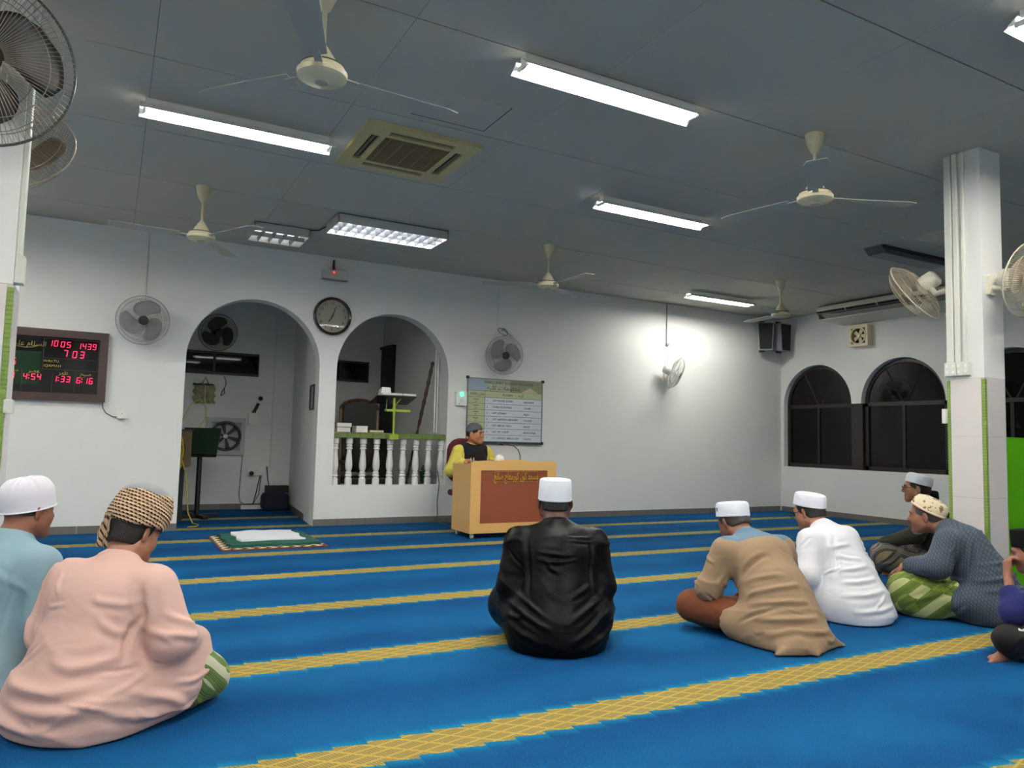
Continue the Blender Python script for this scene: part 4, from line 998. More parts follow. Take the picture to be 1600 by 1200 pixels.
# ------------------------------------------------------------------ green board at the right, little bottles on it
o = thing('green_board', 'bright green felt covered board standing beside the right pillar', 'board', (5.39, 2.96, 0))
fm = mat('green_felt', '55a80c', .95, bump=.5, bscale=300, var=.15, vscale=60, spec=.1)
G().box(0, 1.6, 0, .045, .0, 1.137).build('panel', fm, o); G().box(0, 1.6, .045, .12, 0, 1.137).build('cabinet_body', mat('board_back', '6a6f5a', .7), o)
for k, (x, c, h_) in enumerate(((.145, '8a7a4a', .045), (.225, 'b9bd8a', .048), (.255, '6fae3a', .045))):
    b = thing('small_bottle', ['small brown bottle on top of the green board', 'small pale bottle on top of the green board', 'small green bottle on top of the green board'][k], 'bottle', (5.39+x, 3.02, 1.137), group='bottles on the green board')
    G().lathe([(.013, 0), (.014, .004), (.014, h_*.75), (.008, h_*.85), (.008, h_)], 14).build('body', mat('bottle_'+c, c, .25), b, smooth='auto'); G().lathe([(.009, h_), (.009, h_+.010), (0, h_+.010)], 12).build('cap', mat('bottle_cap', '9a8a5a', .4), b)
# ------------------------------------------------------------------ bodies and clothes: blended volumes -> one continuous surface
F32 = np.float32
class Vol:
    def __init__(s, lo, hi, h):
        s.h = h; s.lo = np.array(lo, float)-2*h; n = np.ceil((np.array(hi, float)+2*h-s.lo)/h).astype(int)+1; s.n = n
        s.ax = [(s.lo[i]+h*np.arange(n[i])).astype(F32) for i in range(3)]
        s.d = np.full(n, 1e3, F32)
    def _sl(s, lo, hi):
        a = np.clip(np.floor((np.array(lo)-s.lo)/s.h).astype(int), 0, s.n); b = np.clip(np.ceil((np.array(hi)-s.lo)/s.h).astype(int)+1, 0, s.n)
        return tuple(slice(a[i], b[i]) for i in range(3))
    def _put(s, lo, hi, fn, k, op):
        mg = k+2.5*s.h
        sl = s._sl(np.array(lo)-mg, np.array(hi)+mg)
        x = s.ax[0][sl[0]][:, None, None]; y = s.ax[1][sl[1]][None, :, None]; z = s.ax[2][sl[2]][None, None, :]
        if 0 in (x.size, y.size, z.size): return
        f = fn(x, y, z).astype(F32); a = s.d[sl]
        if op == '-':
            hh = np.clip(.5-.5*(a+f)/k, 0, 1); s.d[sl] = a*(1-hh)-f*hh+k*hh*(1-hh)
        else:
            hh = np.clip(.5+.5*(f-a)/k, 0, 1); r = f*(1-hh)+a*hh-k*hh*(1-hh); s.d[sl] = np.where(a > 100, f, r)
    def cap(s, a, b, ra, rb, k=.03, op='+'):
        a = np.array(a, float); b = np.array(b, float); v = b-a; L2 = max(float(v@v), 1e-12); R = max(ra, rb)
        def fn(x, y, z):
            t = np.clip(((x-a[0])*v[0]+(y-a[1])*v[1]+(z-a[2])*v[2])/L2, 0, 1)
            return np.sqrt((x-a[0]-t*v[0])**2+(y-a[1]-t*v[1])**2+(z-a[2]-t*v[2])**2)-(ra+(rb-ra)*t)
        s._put(np.minimum(a, b)-R, np.maximum(a, b)+R, fn, k, op)
    def chain(s, pts, rs, k=.03, op='+'):
        for i in range(len(pts)-1): s.cap(pts[i], pts[i+1], rs[i], rs[i+1], k, op)
    def ell(s, c, r, R=None, k=.03, op='+'):
        c = np.array(c, float); r = np.array(r, float); R = np.eye(3) if R is None else np.array(R)
        def fn(x, y, z):
            X, Y, Z = x-c[0], y-c[1], z-c[2]
            q = [X*R[0, i]+Y*R[1, i]+Z*R[2, i] for i in range(3)]
            k0 = np.sqrt(sum((q[i]/r[i])**2 for i in range(3))); k1 = np.sqrt(sum((q[i]/r[i]**2)**2 for i in range(3)))+1e-9
            return k0*(k0-1)/k1
        m = r.max(); s._put(c-m, c+m, fn, k, op)
    def floor(s, z0=.0): s.d = np.maximum(s.d, (z0-s.ax[2])[None, None, :])
    def half(s, n, p0):       # keep the side where (p-p0).n < 0
        n = np.array(n, float)/np.linalg.norm(n)
        f = (s.ax[0][:, None, None]-p0[0])*n[0]+(s.ax[1][None, :, None]-p0[1])*n[1]+(s.ax[2][None, None, :]-p0[2])*n[2]
        s.d = np.maximum(s.d, f.astype(F32))
    def nets(s, smooth=1):
        d = s.d; inside = d < 0
        c8 = [inside[i:i+d.shape[0]-1, j:j+d.shape[1]-1, k:k+d.shape[2]-1] for i in (0, 1) for j in (0, 1) for k in (0, 1)]
        al = c8[0].copy(); an = c8[0].copy()
        for c in c8[1:]: al &= c; an |= c
        mix = an & ~al; idx = np.argwhere(mix)
        vid = np.full(mix.shape, -1, np.int64); vid[mix] = np.arange(len(idx))
        acc = np.zeros((len(idx), 3)); cnt = np.zeros(len(idx)); offs = [(i, j, k) for i in (0, 1) for j in (0, 1) for k in (0, 1)]
        val = {o: d[idx[:, 0]+o[0], idx[:, 1]+o[1], idx[:, 2]+o[2]] for o in offs}
        for o in offs:
            for ax in range(3):
                if o[ax]: continue
                o2 = list(o); o2[ax] = 1; o2 = tuple(o2); a, b = val[o], val[o2]; m = (a < 0) != (b < 0)
                t = a[m]/(a[m]-b[m]); p = np.tile(np.array(o, float), (m.sum(), 1)); p[:, ax] = t
                acc[m] += p; cnt[m] += 1
        V = s.lo+s.h*(idx+acc/cnt[:, None]); Fq = []
        for ax in range(3):
            sl0 = [slice(None)]*3; sl1 = [slice(None)]*3; sl0[ax] = slice(0, -1); sl1[ax] = slice(1, None)
            ch = inside[tuple(sl0)] != inside[tuple(sl1)]; e = np.argwhere(ch); b, c = [(1, 2), (2, 0), (0, 1)][ax]
            ok = (e[:, b] > 0) & (e[:, c] > 0) & (e[:, b] < d.shape[b]-1) & (e[:, c] < d.shape[c]-1); e = e[ok]
            q = []
            for db, dc in ((-1, -1), (0, -1), (0, 0), (-1, 0)):
                g = e.copy(); g[:, b] += db; g[:, c] += dc; q.append(vid[g[:, 0], g[:, 1], g[:, 2]])
            q = np.stack(q, 1); fl = ~inside[e[:, 0], e[:, 1], e[:, 2]]; q[fl] = q[fl][:, ::-1]; Fq.append(q)
        Fq = np.concatenate(Fq); Fq = Fq[(Fq >= 0).all(1)]
        for _ in range(smooth):
            E = np.concatenate([Fq[:, [0, 1]], Fq[:, [1, 2]], Fq[:, [2, 3]], Fq[:, [3, 0]]]); A = np.zeros_like(V); n = np.zeros(len(V))
            np.add.at(A, E[:, 0], V[E[:, 1]]); np.add.at(A, E[:, 1], V[E[:, 0]]); np.add.at(n, E[:, 0], 1); np.add.at(n, E[:, 1], 1)
            V = V*.4+.6*A/np.maximum(n, 1)[:, None]
        return V, Fq
def vnormals(V, Fq):
    n = np.cross(V[Fq[:, 2]]-V[Fq[:, 0]], V[Fq[:, 3]]-V[Fq[:, 1]]); N = np.zeros_like(V)
    for i in range(4): np.add.at(N, Fq[:, i], n)
    return N/(np.linalg.norm(N, axis=1)[:, None]+1e-12)
def qmesh(name, V, Fq, m, parent, attr=None):
    me = bpy.data.meshes.new(name); nv, nf = len(V), len(Fq)
    me.vertices.add(nv); me.vertices.foreach_set('co', V.astype(F32).ravel()); me.loops.add(nf*4); me.loops.foreach_set('vertex_index', Fq.astype(np.int32).ravel())
    me.polygons.add(nf); me.polygons.foreach_set('loop_start', np.arange(0, nf*4, 4, dtype=np.int32)); me.polygons.foreach_set('loop_total', np.full(nf, 4, np.int32))
    me.polygons.foreach_set('use_smooth', np.ones(nf, bool)); me.update(calc_edges=True); me.validate(); me.materials.append(m)
    return link(name, me, parent)
def split(V, Fq, pred):
    c = V[Fq].mean(1); k = pred(c); out = []
    for f in (Fq[k], Fq[~k]):
        u, inv = np.unique(f, return_inverse=True); out.append((V[u], inv.reshape(f.shape)))
    return out
def noise3(P, seed, freq, n=5):
    r = np.random.RandomState(seed); o = np.zeros(len(P))
    for _ in range(n):
        k = r.normal(size=3); k *= freq*r.uniform(.6, 1.4)/np.linalg.norm(k); o += np.sin(P@k+r.uniform(0, 6.28))
    return o/n*1.6
def bez(pts, n=14):
    P = np.array(pts, float)
    if len(P) == 2: return np.array([P[0]+(P[1]-P[0])*t for t in np.linspace(0, 1, n)])
    out = []
    for t in np.linspace(0, 1, n):       # Catmull-like through quadratic/cubic Bezier control polygon
        Q = P.copy()
        while len(Q) > 1: Q = Q[:-1]*(1-t)+Q[1:]*t
        out.append(Q[0])
    return np.array(out)
def auto_strokes(V, Fq, n, seed, keep=None, amp=1.0):
    """small random creases running mostly across the body"""
    r = np.random.RandomState(seed); N = vnormals(V, Fq); ok = np.where((N[:, 2] < .85) & (V[:, 2] > .03) & (np.ones(len(V), bool) if keep is None else keep(V)))[0]; out = []
    for i in r.choice(ok, n):
        p, nn = V[i], N[i]; h = np.cross(nn, (0, 0, 1.)); h /= np.linalg.norm(h)+1e-9; u = np.cross(h, nn); an = r.uniform(-.9, .9); d = h*math.cos(an)+u*math.sin(an); L = r.uniform(.05, .17)
        out.append(([p-d*L/2, p-u*r.uniform(0, .03), p+d*L/2], r.uniform(.006, .012), amp*r.choice([1, 1, -1])*r.uniform(.004, .008)))
    return out
def folds(V, Fq, strokes=(), wrinkle=(), seed=0, auto=0, keep=None, amp=1.0):
    """push the cloth in and out: strokes = (points, width, depth); wrinkle = (dir, freq, amp, mask)"""
    N = vnormals(V, Fq); disp = np.zeros(len(V)); strokes = list(strokes)+(auto_strokes(V, Fq, auto, seed, keep, amp) if auto else [])
    for pts, wd, am in strokes:
        C = bez(pts); C = np.array([V[np.argmin(((V-c)**2).sum(1))] for c in C]); C[1:-1] = (C[:-2]+2*C[1:-1]+C[2:])/4; best = np.full(len(V), 9.); tt = np.zeros(len(V))
        lo, hi = C.min(0)-3*wd, C.max(0)+3*wd; m = ((V > lo) & (V < hi)).all(1); Q = V[m]
        bb = np.full(len(Q), 9.); tq = np.zeros(len(Q))
        for i in range(len(C)-1):
            v = C[i+1]-C[i]; t = np.clip(((Q-C[i])@v)/(v@v+1e-12), 0, 1); dd = np.linalg.norm(Q-C[i]-t[:, None]*v, axis=1); k = dd < bb; bb[k] = dd[k]; tq[k] = (i+t[k])/(len(C)-1)
        e = np.exp(-(bb/wd)**2)*np.sin(np.pi*np.clip(tq*.9+.05, 0, 1))**.6-.45*np.exp(-((bb-1.7*wd)/wd)**2)*np.sin(np.pi*tq)
        disp[m] += am*e
    for (dr, fq, am, mask) in wrinkle:
        dr = np.array(dr, float); dr /= np.linalg.norm(dr); ph = (V@dr)*fq+1.6*noise3(V, seed+3, fq*.22)+1.0*noise3(V, seed+9, fq*.5)
        e = (1-np.abs(np.sin(ph*.5)))**2-.35; a = np.clip(.6+.8*noise3(V, seed+5, 7.), 0, 1.3)
        disp += am*e*a*mask(V)
    return V+N*disp[:, None]
def rx(a): c, s = math.cos(a), math.sin(a); return np.array([[1, 0, 0], [0, c, -s], [0, s, c]])
def ry(a): c, s = math.cos(a), math.sin(a); return np.array([[c, 0, s], [0, 1, 0], [-s, 0, c]])
def rzm(a): c, s = math.cos(a), math.sin(a); return np.array([[c, -s, 0], [s, c, 0], [0, 0, 1]])
def unit(v): v = np.array(v, float); return v/np.linalg.norm(v)

SKINS = {}
def skin(col): return mat('skin_'+col, col, .5, bump=.08, bscale=140, var=.08, vscale=14)
def fabric(name, col, rough=.85, weave=420, b=.25, var=.05, sheen=.05, spec=.22, crease=.22):
    if name in MATS: return MATS[name]
    m = mat(name, col, rough, var=var, vscale=5, sheen=min(sheen, .06), spec=spec); g = NT(m); P = g.coord()
    n = m.node_tree.nodes.new('ShaderNodeTexNoise'); n.inputs['Scale'].default_value = 6; n.inputs['Detail'].default_value = 1.5; n.inputs['Distortion'].default_value = .8
    mp = m.node_tree.nodes.new('ShaderNodeMapping'); mp.inputs['Scale'].default_value = (1, 1, 1.9); m.node_tree.links.new(P, mp.inputs[0]); m.node_tree.links.new(mp.outputs[0], n.inputs['Vector'])
    g.bump(g.m_('ADD', n.outputs[0], g.m_('MULTIPLY', g.noise(P, weave, 2), .07*b/.25)), crease, .022)
    return m
def plaid(name, base, dark, light, thin, per=.11, ang=.35):
    m = mat(name, base, .9, spec=.2, sheen=.15); g = NT(m); P = g.coord(); X, Y, Z = g.xyz(P)
    U = g.m_('ADD', g.m_('MULTIPLY', X, math.cos(ang)), g.m_('ADD', g.m_('MULTIPLY', Y, math.sin(ang)), g.m_('MULTIPLY', Z, .35)))
    Vv = g.m_('ADD', g.m_('MULTIPLY', Y, math.cos(ang)*.8), g.m_('SUBTRACT', g.m_('MULTIPLY', Z, .9), g.m_('MULTIPLY', X, math.sin(ang))))
    def band(c, w0, off=0.): return g.m_('LESS_THAN', g.m_('ABSOLUTE', g.m_('SUBTRACT', g.m_('FRACT', g.m_('ADD', g.m_('DIVIDE', c, per), off)), .5)), w0)
    a, b = band(U, .24), band(Vv, .24); col = g.mix(g.m_('MULTIPLY', a, .6), base, dark); col = g.mix(g.m_('MULTIPLY', b, .6), col, dark)
    col = g.mix(g.m_('MULTIPLY', g.m_('MULTIPLY', a, b), .8), col, light)
    for c in (U, Vv):
        for of in (.42, .5, .58): col = g.mix(g.m_('MULTIPLY', band(c, .014, of), .7), col, thin)
    g.color(col); g.bump(g.noise(P, 500, 2), .2); return m

def head_frame(c, pitch, yaw, roll=0):
    """pitch>0 looks down, yaw>0 looks to the person's right"""
    R = rzm(-math.radians(yaw)) @ rx(-math.radians(pitch)) @ ry(math.radians(roll))
    c = np.array(c, float)
    return (lambda p: c+R @ np.array(p, float)), R
def add_head(v, Hp, R, S, neck, fat=1.0, stub=False):
    E = lambda c, r, k=.015, op='+', RR=None: v.ell(Hp(np.array(c)*S), np.array(r)*S, R if RR is None else R @ RR, k*S, op)
    C = lambda a, b, ra, rb, k=.012, op='+': v.cap(Hp(np.array(a)*S), Hp(np.array(b)*S), ra*S, rb*S, k*S, op)
    E((0, -.014, .028), (.074, .096, .088), .02); E((0, .030, -.040), (.058*fat, .060, .072), .035)
    E((0, .072, -.094), (.026*fat, .020, .018), .03)
    for s in (-1, 1):
        E((s*.040*fat, .046, -.034), (.028, .030, .034), .03); C((s*.058*fat, -.005, -.060), (s*.020, .070, -.098), .020, .016, .03)
        E((s*.083, -.012, -.012), (.0085, .020, .033), .008, RR=rzm(s*.55) @ rx(-.12)); E((s*.093, -.004, -.009), (.006, .011, .019), .006, '-')
    C((-.036, .079, .024), (.036, .079, .024), .011, .011, .02)
    for s in (-1, 1): E((s*.032, .094, .004), (.019, .013, .012), .016, '-')
    C((0, .083, .014), (0, .106, -.026), .008, .012, .014)
    for s in (-1, 1): E((s*.012, .096, -.030), (.009, .010, .008), .008)
    C((-.017, .087, -.058), (.017, .087, -.058), .0075, .0075, .010); C((-.013, .086, -.068), (.013, .086, -.068), .008, .008, .010)
    v.cap(Hp(np.array((0, -.022, -.050))*S), neck, .056*S*fat, .060*S*fat, .03*S)
def face_bits(o, Hp, R, S, hairm, brow=True):
    M3 = Matrix([list(R[i]) for i in range(3)]).to_4x4()
    ew = mat('eye', 'e8e4dc', .25); g = NT(ew)
    if len(ew.node_tree.nodes) < 6:
        X, Y, Z = g.xyz(g.coord()); rr = g.m_('SQRT', g.m_('ADD', g.m_('MULTIPLY', X, X), g.m_('MULTIPLY', Z, Z)))
        g.color(g.mix(g.m_('LESS_THAN', rr, .0072), '978b7e', '1c110c'))
    me = G().ball((0, 0, 0), .0118*S, 12).mesh('eye'); me.materials.append(ew)
    for p in me.polygons: p.use_smooth = True
    for s in (-1, 1):
        M = M3.copy(); M.translation = Vector(Hp(np.array((s*.031, .0700, .003))*S)); link('eye', me, o, M)
        if brow:
            P = [Hp(np.array(q)*S) for q in ((s*.014, .0925, .020), (s*.030, .0905, .027), (s*.048, .078, .021))]; G().tube([tuple(q) for q in P], [.0035*S, .0045*S, .002*S], 5).build('eyebrow', hairm, o, smooth='auto')
def add_hand(v, wr, f, n, thumb_side, curl=.5, S=1., spread=1.):
    """wr wrist, f finger direction, n back of the hand, thumb_side +-1 picks the side f x n"""
    f = unit(f); n = unit(n-np.dot(n, f)*f); sd = np.cross(f, n)*thumb_side; wr = np.array(wr, float)
    P = lambda a, b, c: wr+(f*a+sd*b+n*c)*S
    for b in (-.026, -.009, .010, .026): v.cap(P(.005, b*.75, 0), P(.082, b, 0), .0145*S, .0125*S, .012*S)
    L = [(.026, .066), (.010, .075), (-.009, .069), (-.026, .052)]
    for b, ln in L:
        p = np.array((.085, b*spread, .0)); a = curl*.5; pts = [P(*p)]
        for i, fr in enumerate((.45, .32, .23)):
            a2 = a+curl*i*.75; p = p+ln*fr*np.array((math.cos(a2), 0, -math.sin(a2))); pts.append(P(*p))
        v.chain(pts, [.0095*S, .0088*S, .008*S, .0068*S], .004*S)
    pts = [P(.018, .026, -.004), P(.048, .046, -.012-.01*curl), P(.074, .048-.012*curl, -.020-.018*curl), P(.094, .042-.02*curl, -.024-.026*curl)]
    v.chain(pts, [.014*S, .0115*S, .0100*S, .0082*S], .008*S)
def add_foot(v, an, f, up, S=1., side=1):
    f = unit(f); up = unit(up-np.dot(up, f)*f); sd = np.cross(f, up)*side; an = np.array(an, float); P = lambda a, b, c: an+(f*a+sd*b+up*c)*S
    v.cap(P(-.045, 0, -.035), P(.02, 0, -.02), .030*S, .034*S, .02*S); v.cap(P(.0, 0, .0), P(.09, .008, -.030), .036*S, .026*S, .025*S); v.cap(P(-.02, -.01, -.04), P(.12, .018, -.045), .024*S, .022*S, .02*S); v.cap(P(.05, -.02, -.045), P(.115, -.022, -.045), .022*S, .020*S, .02*S)
    for i, (b, L, r) in enumerate(((.026, .065, .013), (.008, .058, .0095), (-.007, .050, .009), (-.020, .042, .0085), (-.032, .032, .008))): v.chain([P(.115-.012*i, b, -.046), P(.125+L*.5-.012*i, b*1.05, -.044), P(.120+L-.018*i, b*1.05, -.050)], [r*S, r*S, r*.85*S], .006*S)

def shell(Hp, R, S, grow, keep, h=.006):
    """thin cap of hair over the skull; keep(local xyz)->bool mask"""
    c = Hp((0, 0, 0)); v = Vol(c-.16*S, c+.16*S, h*S)
    v.ell(Hp(np.array((0, -.014, .028))*S), (np.array((.074, .096, .088))+grow)*S, R, .02*S)
    v.ell(Hp(np.array((0, -.040, -.040))*S), (np.array((.060, .060, .062))+grow)*S, R, .03*S)
    gx, gy, gz = np.meshgrid(*v.ax, indexing='ij'); P = np.stack([gx, gy, gz], -1).reshape(-1, 3)
    L = ((P-c)@R)/S; d = keep(L).reshape(v.d.shape).astype(F32)*S
    v.d = np.maximum(v.d, d); return v.nets(1)
def cap_kopiah(o, Hp, R, S, m, hgt=.075, r=.088, tilt=0., z0=.045, sy=1.18, top_round=.012, name='cap', y0=-.012, flare=.0):
    M = Matrix([list(R[i]) for i in range(3)]).to_4x4(); M.translation = Vector(Hp(np.array((0, -.014, .028))*S)); M = M @ Matrix.Rotation(math.radians(tilt), 4, 'X') @ Matrix.Scale(S, 4) @ T(0, 0, z0)
    t = top_round
    prof = [(r-.006, .0), (r, .0), (r+.001, .006), (r+flare*.5, hgt*.5), (r+flare-.002, hgt-t), (r+flare-.3*t-.002, hgt-.3*t), (r+flare-t-.002, hgt), (r*.5, hgt+.003), (0, hgt+.004)]
    c = G().lathe(prof, 40, None, 1, sy).build(name, m, o, smooth='auto', M=M)
    G().tube([((r+.0012)*math.cos(a), sy*(r+.0012)*math.sin(a), .007) for a in np.linspace(0, 2*math.pi, 40)[:-1]], .0018, 4, closed=True).build('hem', m, c, smooth='auto')
    return c, M
def glasses(o, Hp, R, S, fm):
    q = lambda *p: tuple(Hp(np.array(p)*S)); fr = G()
    for s in (-1, 1):
        fr.tube([q(s*.033+.024*math.cos(a), .104+.002*abs(math.cos(a)), .000+.018*math.sin(a)) for a in np.linspace(0, 6.2832, 18)[:-1]], .0024*S, 5, closed=True)
        fr.tube([q(s*.057, .103, .006), q(s*.074, .085, .007), q(s*.080, .01, .004), q(s*.080, -.012, -.006)], .0022*S, 5)
    fr.tube([q(-.010, .106, .004), q(0, .110, .007), q(.010, .106, .004)], .0022*S, 5); f = fr.build('glasses', fm, o)
    lm = mat('lens', 'eef2f2', .03, trans=1.0); lm.node_tree.nodes['Principled BSDF'].inputs['IOR'].default_value = 1.05
    for s in (-1, 1):
        g = G(); n = 16; v = [q(s*.033+.022*math.cos(a), .1045, .0165*math.sin(a)) for a in np.linspace(0, 6.2832, n+1)[:-1]]+[q(s*.033+.022*math.cos(a), .1055, .0165*math.sin(a)) for a in np.linspace(0, 6.2832, n+1)[:-1]]
        g.add(v, [tuple(range(n)), tuple(range(2*n-1, n-1, -1))]+[(k, (k+1) % n, (k+1) % n+n, k+n) for k in range(n)]); g.build('lens', lm, f)

PERSONS = {}
def rig(lean=12, hp=8, hyaw=0, hroll=0, S=1.0, curl=1.0, wide=1.0, neck=.0, twist=0, **kw):
    """joints of a person sitting cross-legged, facing +Y, at real size"""
    hip = np.array((0, 0, .12)); a = math.radians(lean)
    def U(p, f=1.0):
        p = np.array(p, float); q = rx(-a*f) @ (p-hip)+hip; return q
    J = dict(S=S, pelvis=np.array((0, .0, .12)), belly=U((0, .015, .27), .55), chest=U((0, .020, .43), .95), upper=U((0, .012, .52), 1.05), neckb=U((0, .015, .585), 1.15))
    for s, n in ((-1, 'L'), (1, 'R')):
        J['sh'+n] = U((s*.180*wide, .020, .515), 1.05); J['el'+n] = U((s*.275*wide, .07, .30), .8); J['wr'+n] = np.array((s*.19, .30, .23)); J['knee'+n] = np.array((s*.30, .27, .115)); J['ank'+n] = np.array((-s*.06, .30+.03*s, .065))
    nk = J['neckb']; J['head'] = nk+rx(-a*1.15-math.radians(neck)) @ np.array((0, .035, .150))
    J['hp'] = hp; J['hyaw'] = hyaw; J['hroll'] = hroll
    for k, v in kw.items(): J[k] = np.array(v, float)
    for k in list(J):
        if isinstance(J[k], np.ndarray): J[k] = J[k]*S
    return J
def bbox(J, pad):
    P = np.array([v for v in J.values() if isinstance(v, np.ndarray)]); return P.min(0)-pad, P.max(0)+pad
def person(label, pos, heading, J, skincol, h=.0065, fat=1.0, feet=True, hands=None, stub=False, footdir=None):
    th = math.atan2(-heading[0], heading[1]); o = thing('person', label, 'person', (pos[0], pos[1], pos[2] if len(pos) > 2 else 0), th, group=None)
    S = J['S']; v = Vol(*bbox(J, .17*S), h)
    v.ell(J['pelvis'], np.array((.15, .12, .105))*S, None, .05*S); v.ell(J['belly'], np.array((.135, .105, .13))*S, None, .06*S); v.ell(J['chest'], np.array((.145, .10, .13))*S, None, .05*S)
    v.ell(J['upper']+np.array((0, -.01, -.04))*S, np.array((.15, .085, .10))*S, None, .04*S); v.cap(J['neckb'], J['shL'], .045*S, .046*S, .04*S); v.cap(J['neckb'], J['shR'], .045*S, .046*S, .04*S); v.cap(J['upper'], J['neckb'], .065*S, .055*S, .03*S)
    for n, s in (('L', -1), ('R', 1)):
        v.chain([J['sh'+n], J['el'+n], J['wr'+n]], [.048*S, .036*S, .025*S], .02*S)
        hipj = np.array((s*.085, .0, .10))*S if 'hip'+n not in J else J['hip'+n]
        v.chain([hipj, J['knee'+n], J['ank'+n]], [.070*S, .050*S, .034*S], .03*S)
        fd = (footdir or {}).get(n, (unit(J['ank'+n]-J['knee'+n])*.9+np.array((0, .25, 0)), (0, 0, 1)))
        add_foot(v, J['ank'+n], fd[0], np.array(fd[1], float), S, side=s)
        hd = (hands or {}).get(n)
        if hd is None: hd = dict(f=unit(J['wr'+n]-J['el'+n])*.6+np.array((-s*.5, .1, -.25)), n=(s*.15, .2, 1), curl=.55)
        add_hand(v, J['wr'+n], np.array(hd['f'], float), np.array(hd['n'], float), hd.get('ts', s), hd['curl'], S)
    Hp, R = head_frame(J['head'], J['hp'], J['hyaw'], J['hroll']); add_head(v, Hp, R, S, J['neckb'], fat)
    V, Fq = v.nets(1); qmesh('body', V, Fq, skin(skincol), o)
    return o, Hp, R
def torso_cloth(J, h=.008, fat=1.0, skirt=(.25, .23, .15, .02), sleeve=(.074, .066, .046), cuff=.93, legs=True, pad=.24, kn=.095, hem=True, sleeve_k=.035, collar=.066):
    """one garment: back, chest, sleeves and the part that spreads on the floor"""
    S = J['S']; lo, hi = bbox(J, pad*S); lo[0] -= .14*S; hi[0] += .14*S; lo[1] -= .18*S; lo[2] = -.03; v = Vol(lo, hi, h)
    b = fat
    v.ell(J['belly'], np.array((.182*b, .150*b, .165))*S, None, .06*S); v.ell(J['chest'], np.array((.182*b, .140*b, .160))*S, None, .06*S); v.ell(J['pelvis']+np.array((0, 0, .03))*S, np.array((.195*b, .170*b, .15))*S, None, .07*S)
    v.ell(J['upper']+np.array((0, -.015, -.035))*S, np.array((.185*b, .105, .115))*S, None, .06*S)
    for n in 'LR': v.cap(J['neckb']+np.array((0, 0, -.012))*S, J['sh'+n], .060*S, .062*S, .05*S)
    v.cap(J['upper'], J['neckb']+(J['head']-J['neckb'])*.05, .085*S, collar*S, .04*S)
    for n, s in (('L', -1), ('R', 1)):
        w = J['el'+n]+(J['wr'+n]-J['el'+n])*cuff
        v.chain([J['sh'+n], J['el'+n], w], [sleeve[0]*S, sleeve[1]*S, sleeve[2]*S], sleeve_k*S)
    if skirt: v.ell((0, skirt[3]*S, skirt[2]*.30*S), np.array((skirt[0], skirt[1], skirt[2]))*S, None, .09*S)
    if legs:
        for n, s in (('L', -1), ('R', 1)): v.chain([np.array((s*.09, .0, .11))*S, J['knee'+n], J['ank'+n]], [.115*S, kn*S, .07*S], .07*S)
    return v
def leg_cloth(J, h=.008, r=(.11, .095, .075), k=.06, pad=.2, drape=True, cuff=1.0):
    S = J['S']; lo, hi = bbox(J, pad*S); lo[2] = -.03; hi[2] = max(J['kneeL'][2], J['kneeR'][2])+.3*S; v = Vol(lo, hi, h)
    v.ell(J['pelvis'], np.array((.17, .145, .12))*S, None, .06*S)
    for n, s in (('L', -1), ('R', 1)):
        hipj = np.array((s*.085, .0, .10))*S if 'hip'+n not in J else J['hip'+n]
        an = J['knee'+n]+(J['ank'+n]-J['knee'+n])*cuff; v.chain([hipj, J['knee'+n], an], [r[0]*S, r[1]*S, r[2]*S], k*S)
    if drape: v.ell((J['kneeL']+J['kneeR'])/2*np.array((1, .8, .6)), np.array((.24, .17, .075))*S, None, .09*S)
    return v
HAIRK = lambda z0, zf, yf: (lambda L: np.maximum.reduce([L[:, 2]-.045, z0+.35*np.maximum(0, L[:, 1]+.02)-L[:, 2], L[:, 1]-yf-.2*(L[:, 2])]))
def add_hair(o, Hp, R, S, m, z0=-.045, yf=.035, grow=.0035):
    V, Fq = shell(Hp, R, S, grow, HAIRK(z0, 0, yf)); qmesh('hair', V, Fq, m, o)
# ------------------------------------------------------------------ the people
POD = (3.8, 7.3)
def face_to(p, t=POD): d = np.array((t[0]-p[0], t[1]-p[1])); return d/np.linalg.norm(d)
BLK = mat('black_hair', '15110f', .55, bump=.6, bscale=260); GREYH = mat('greying_hair', '3d3833', .6, bump=.6, bscale=260, var=.4, vscale=120)
CAPW = fabric('white_cap_cloth', 'eceef6', .8, 500, .2, .02)
ALL = lambda V: np.ones(len(V))
def zmask(a, b): return lambda V: np.clip((b-V[:, 2])/(b-a), 0, 1)

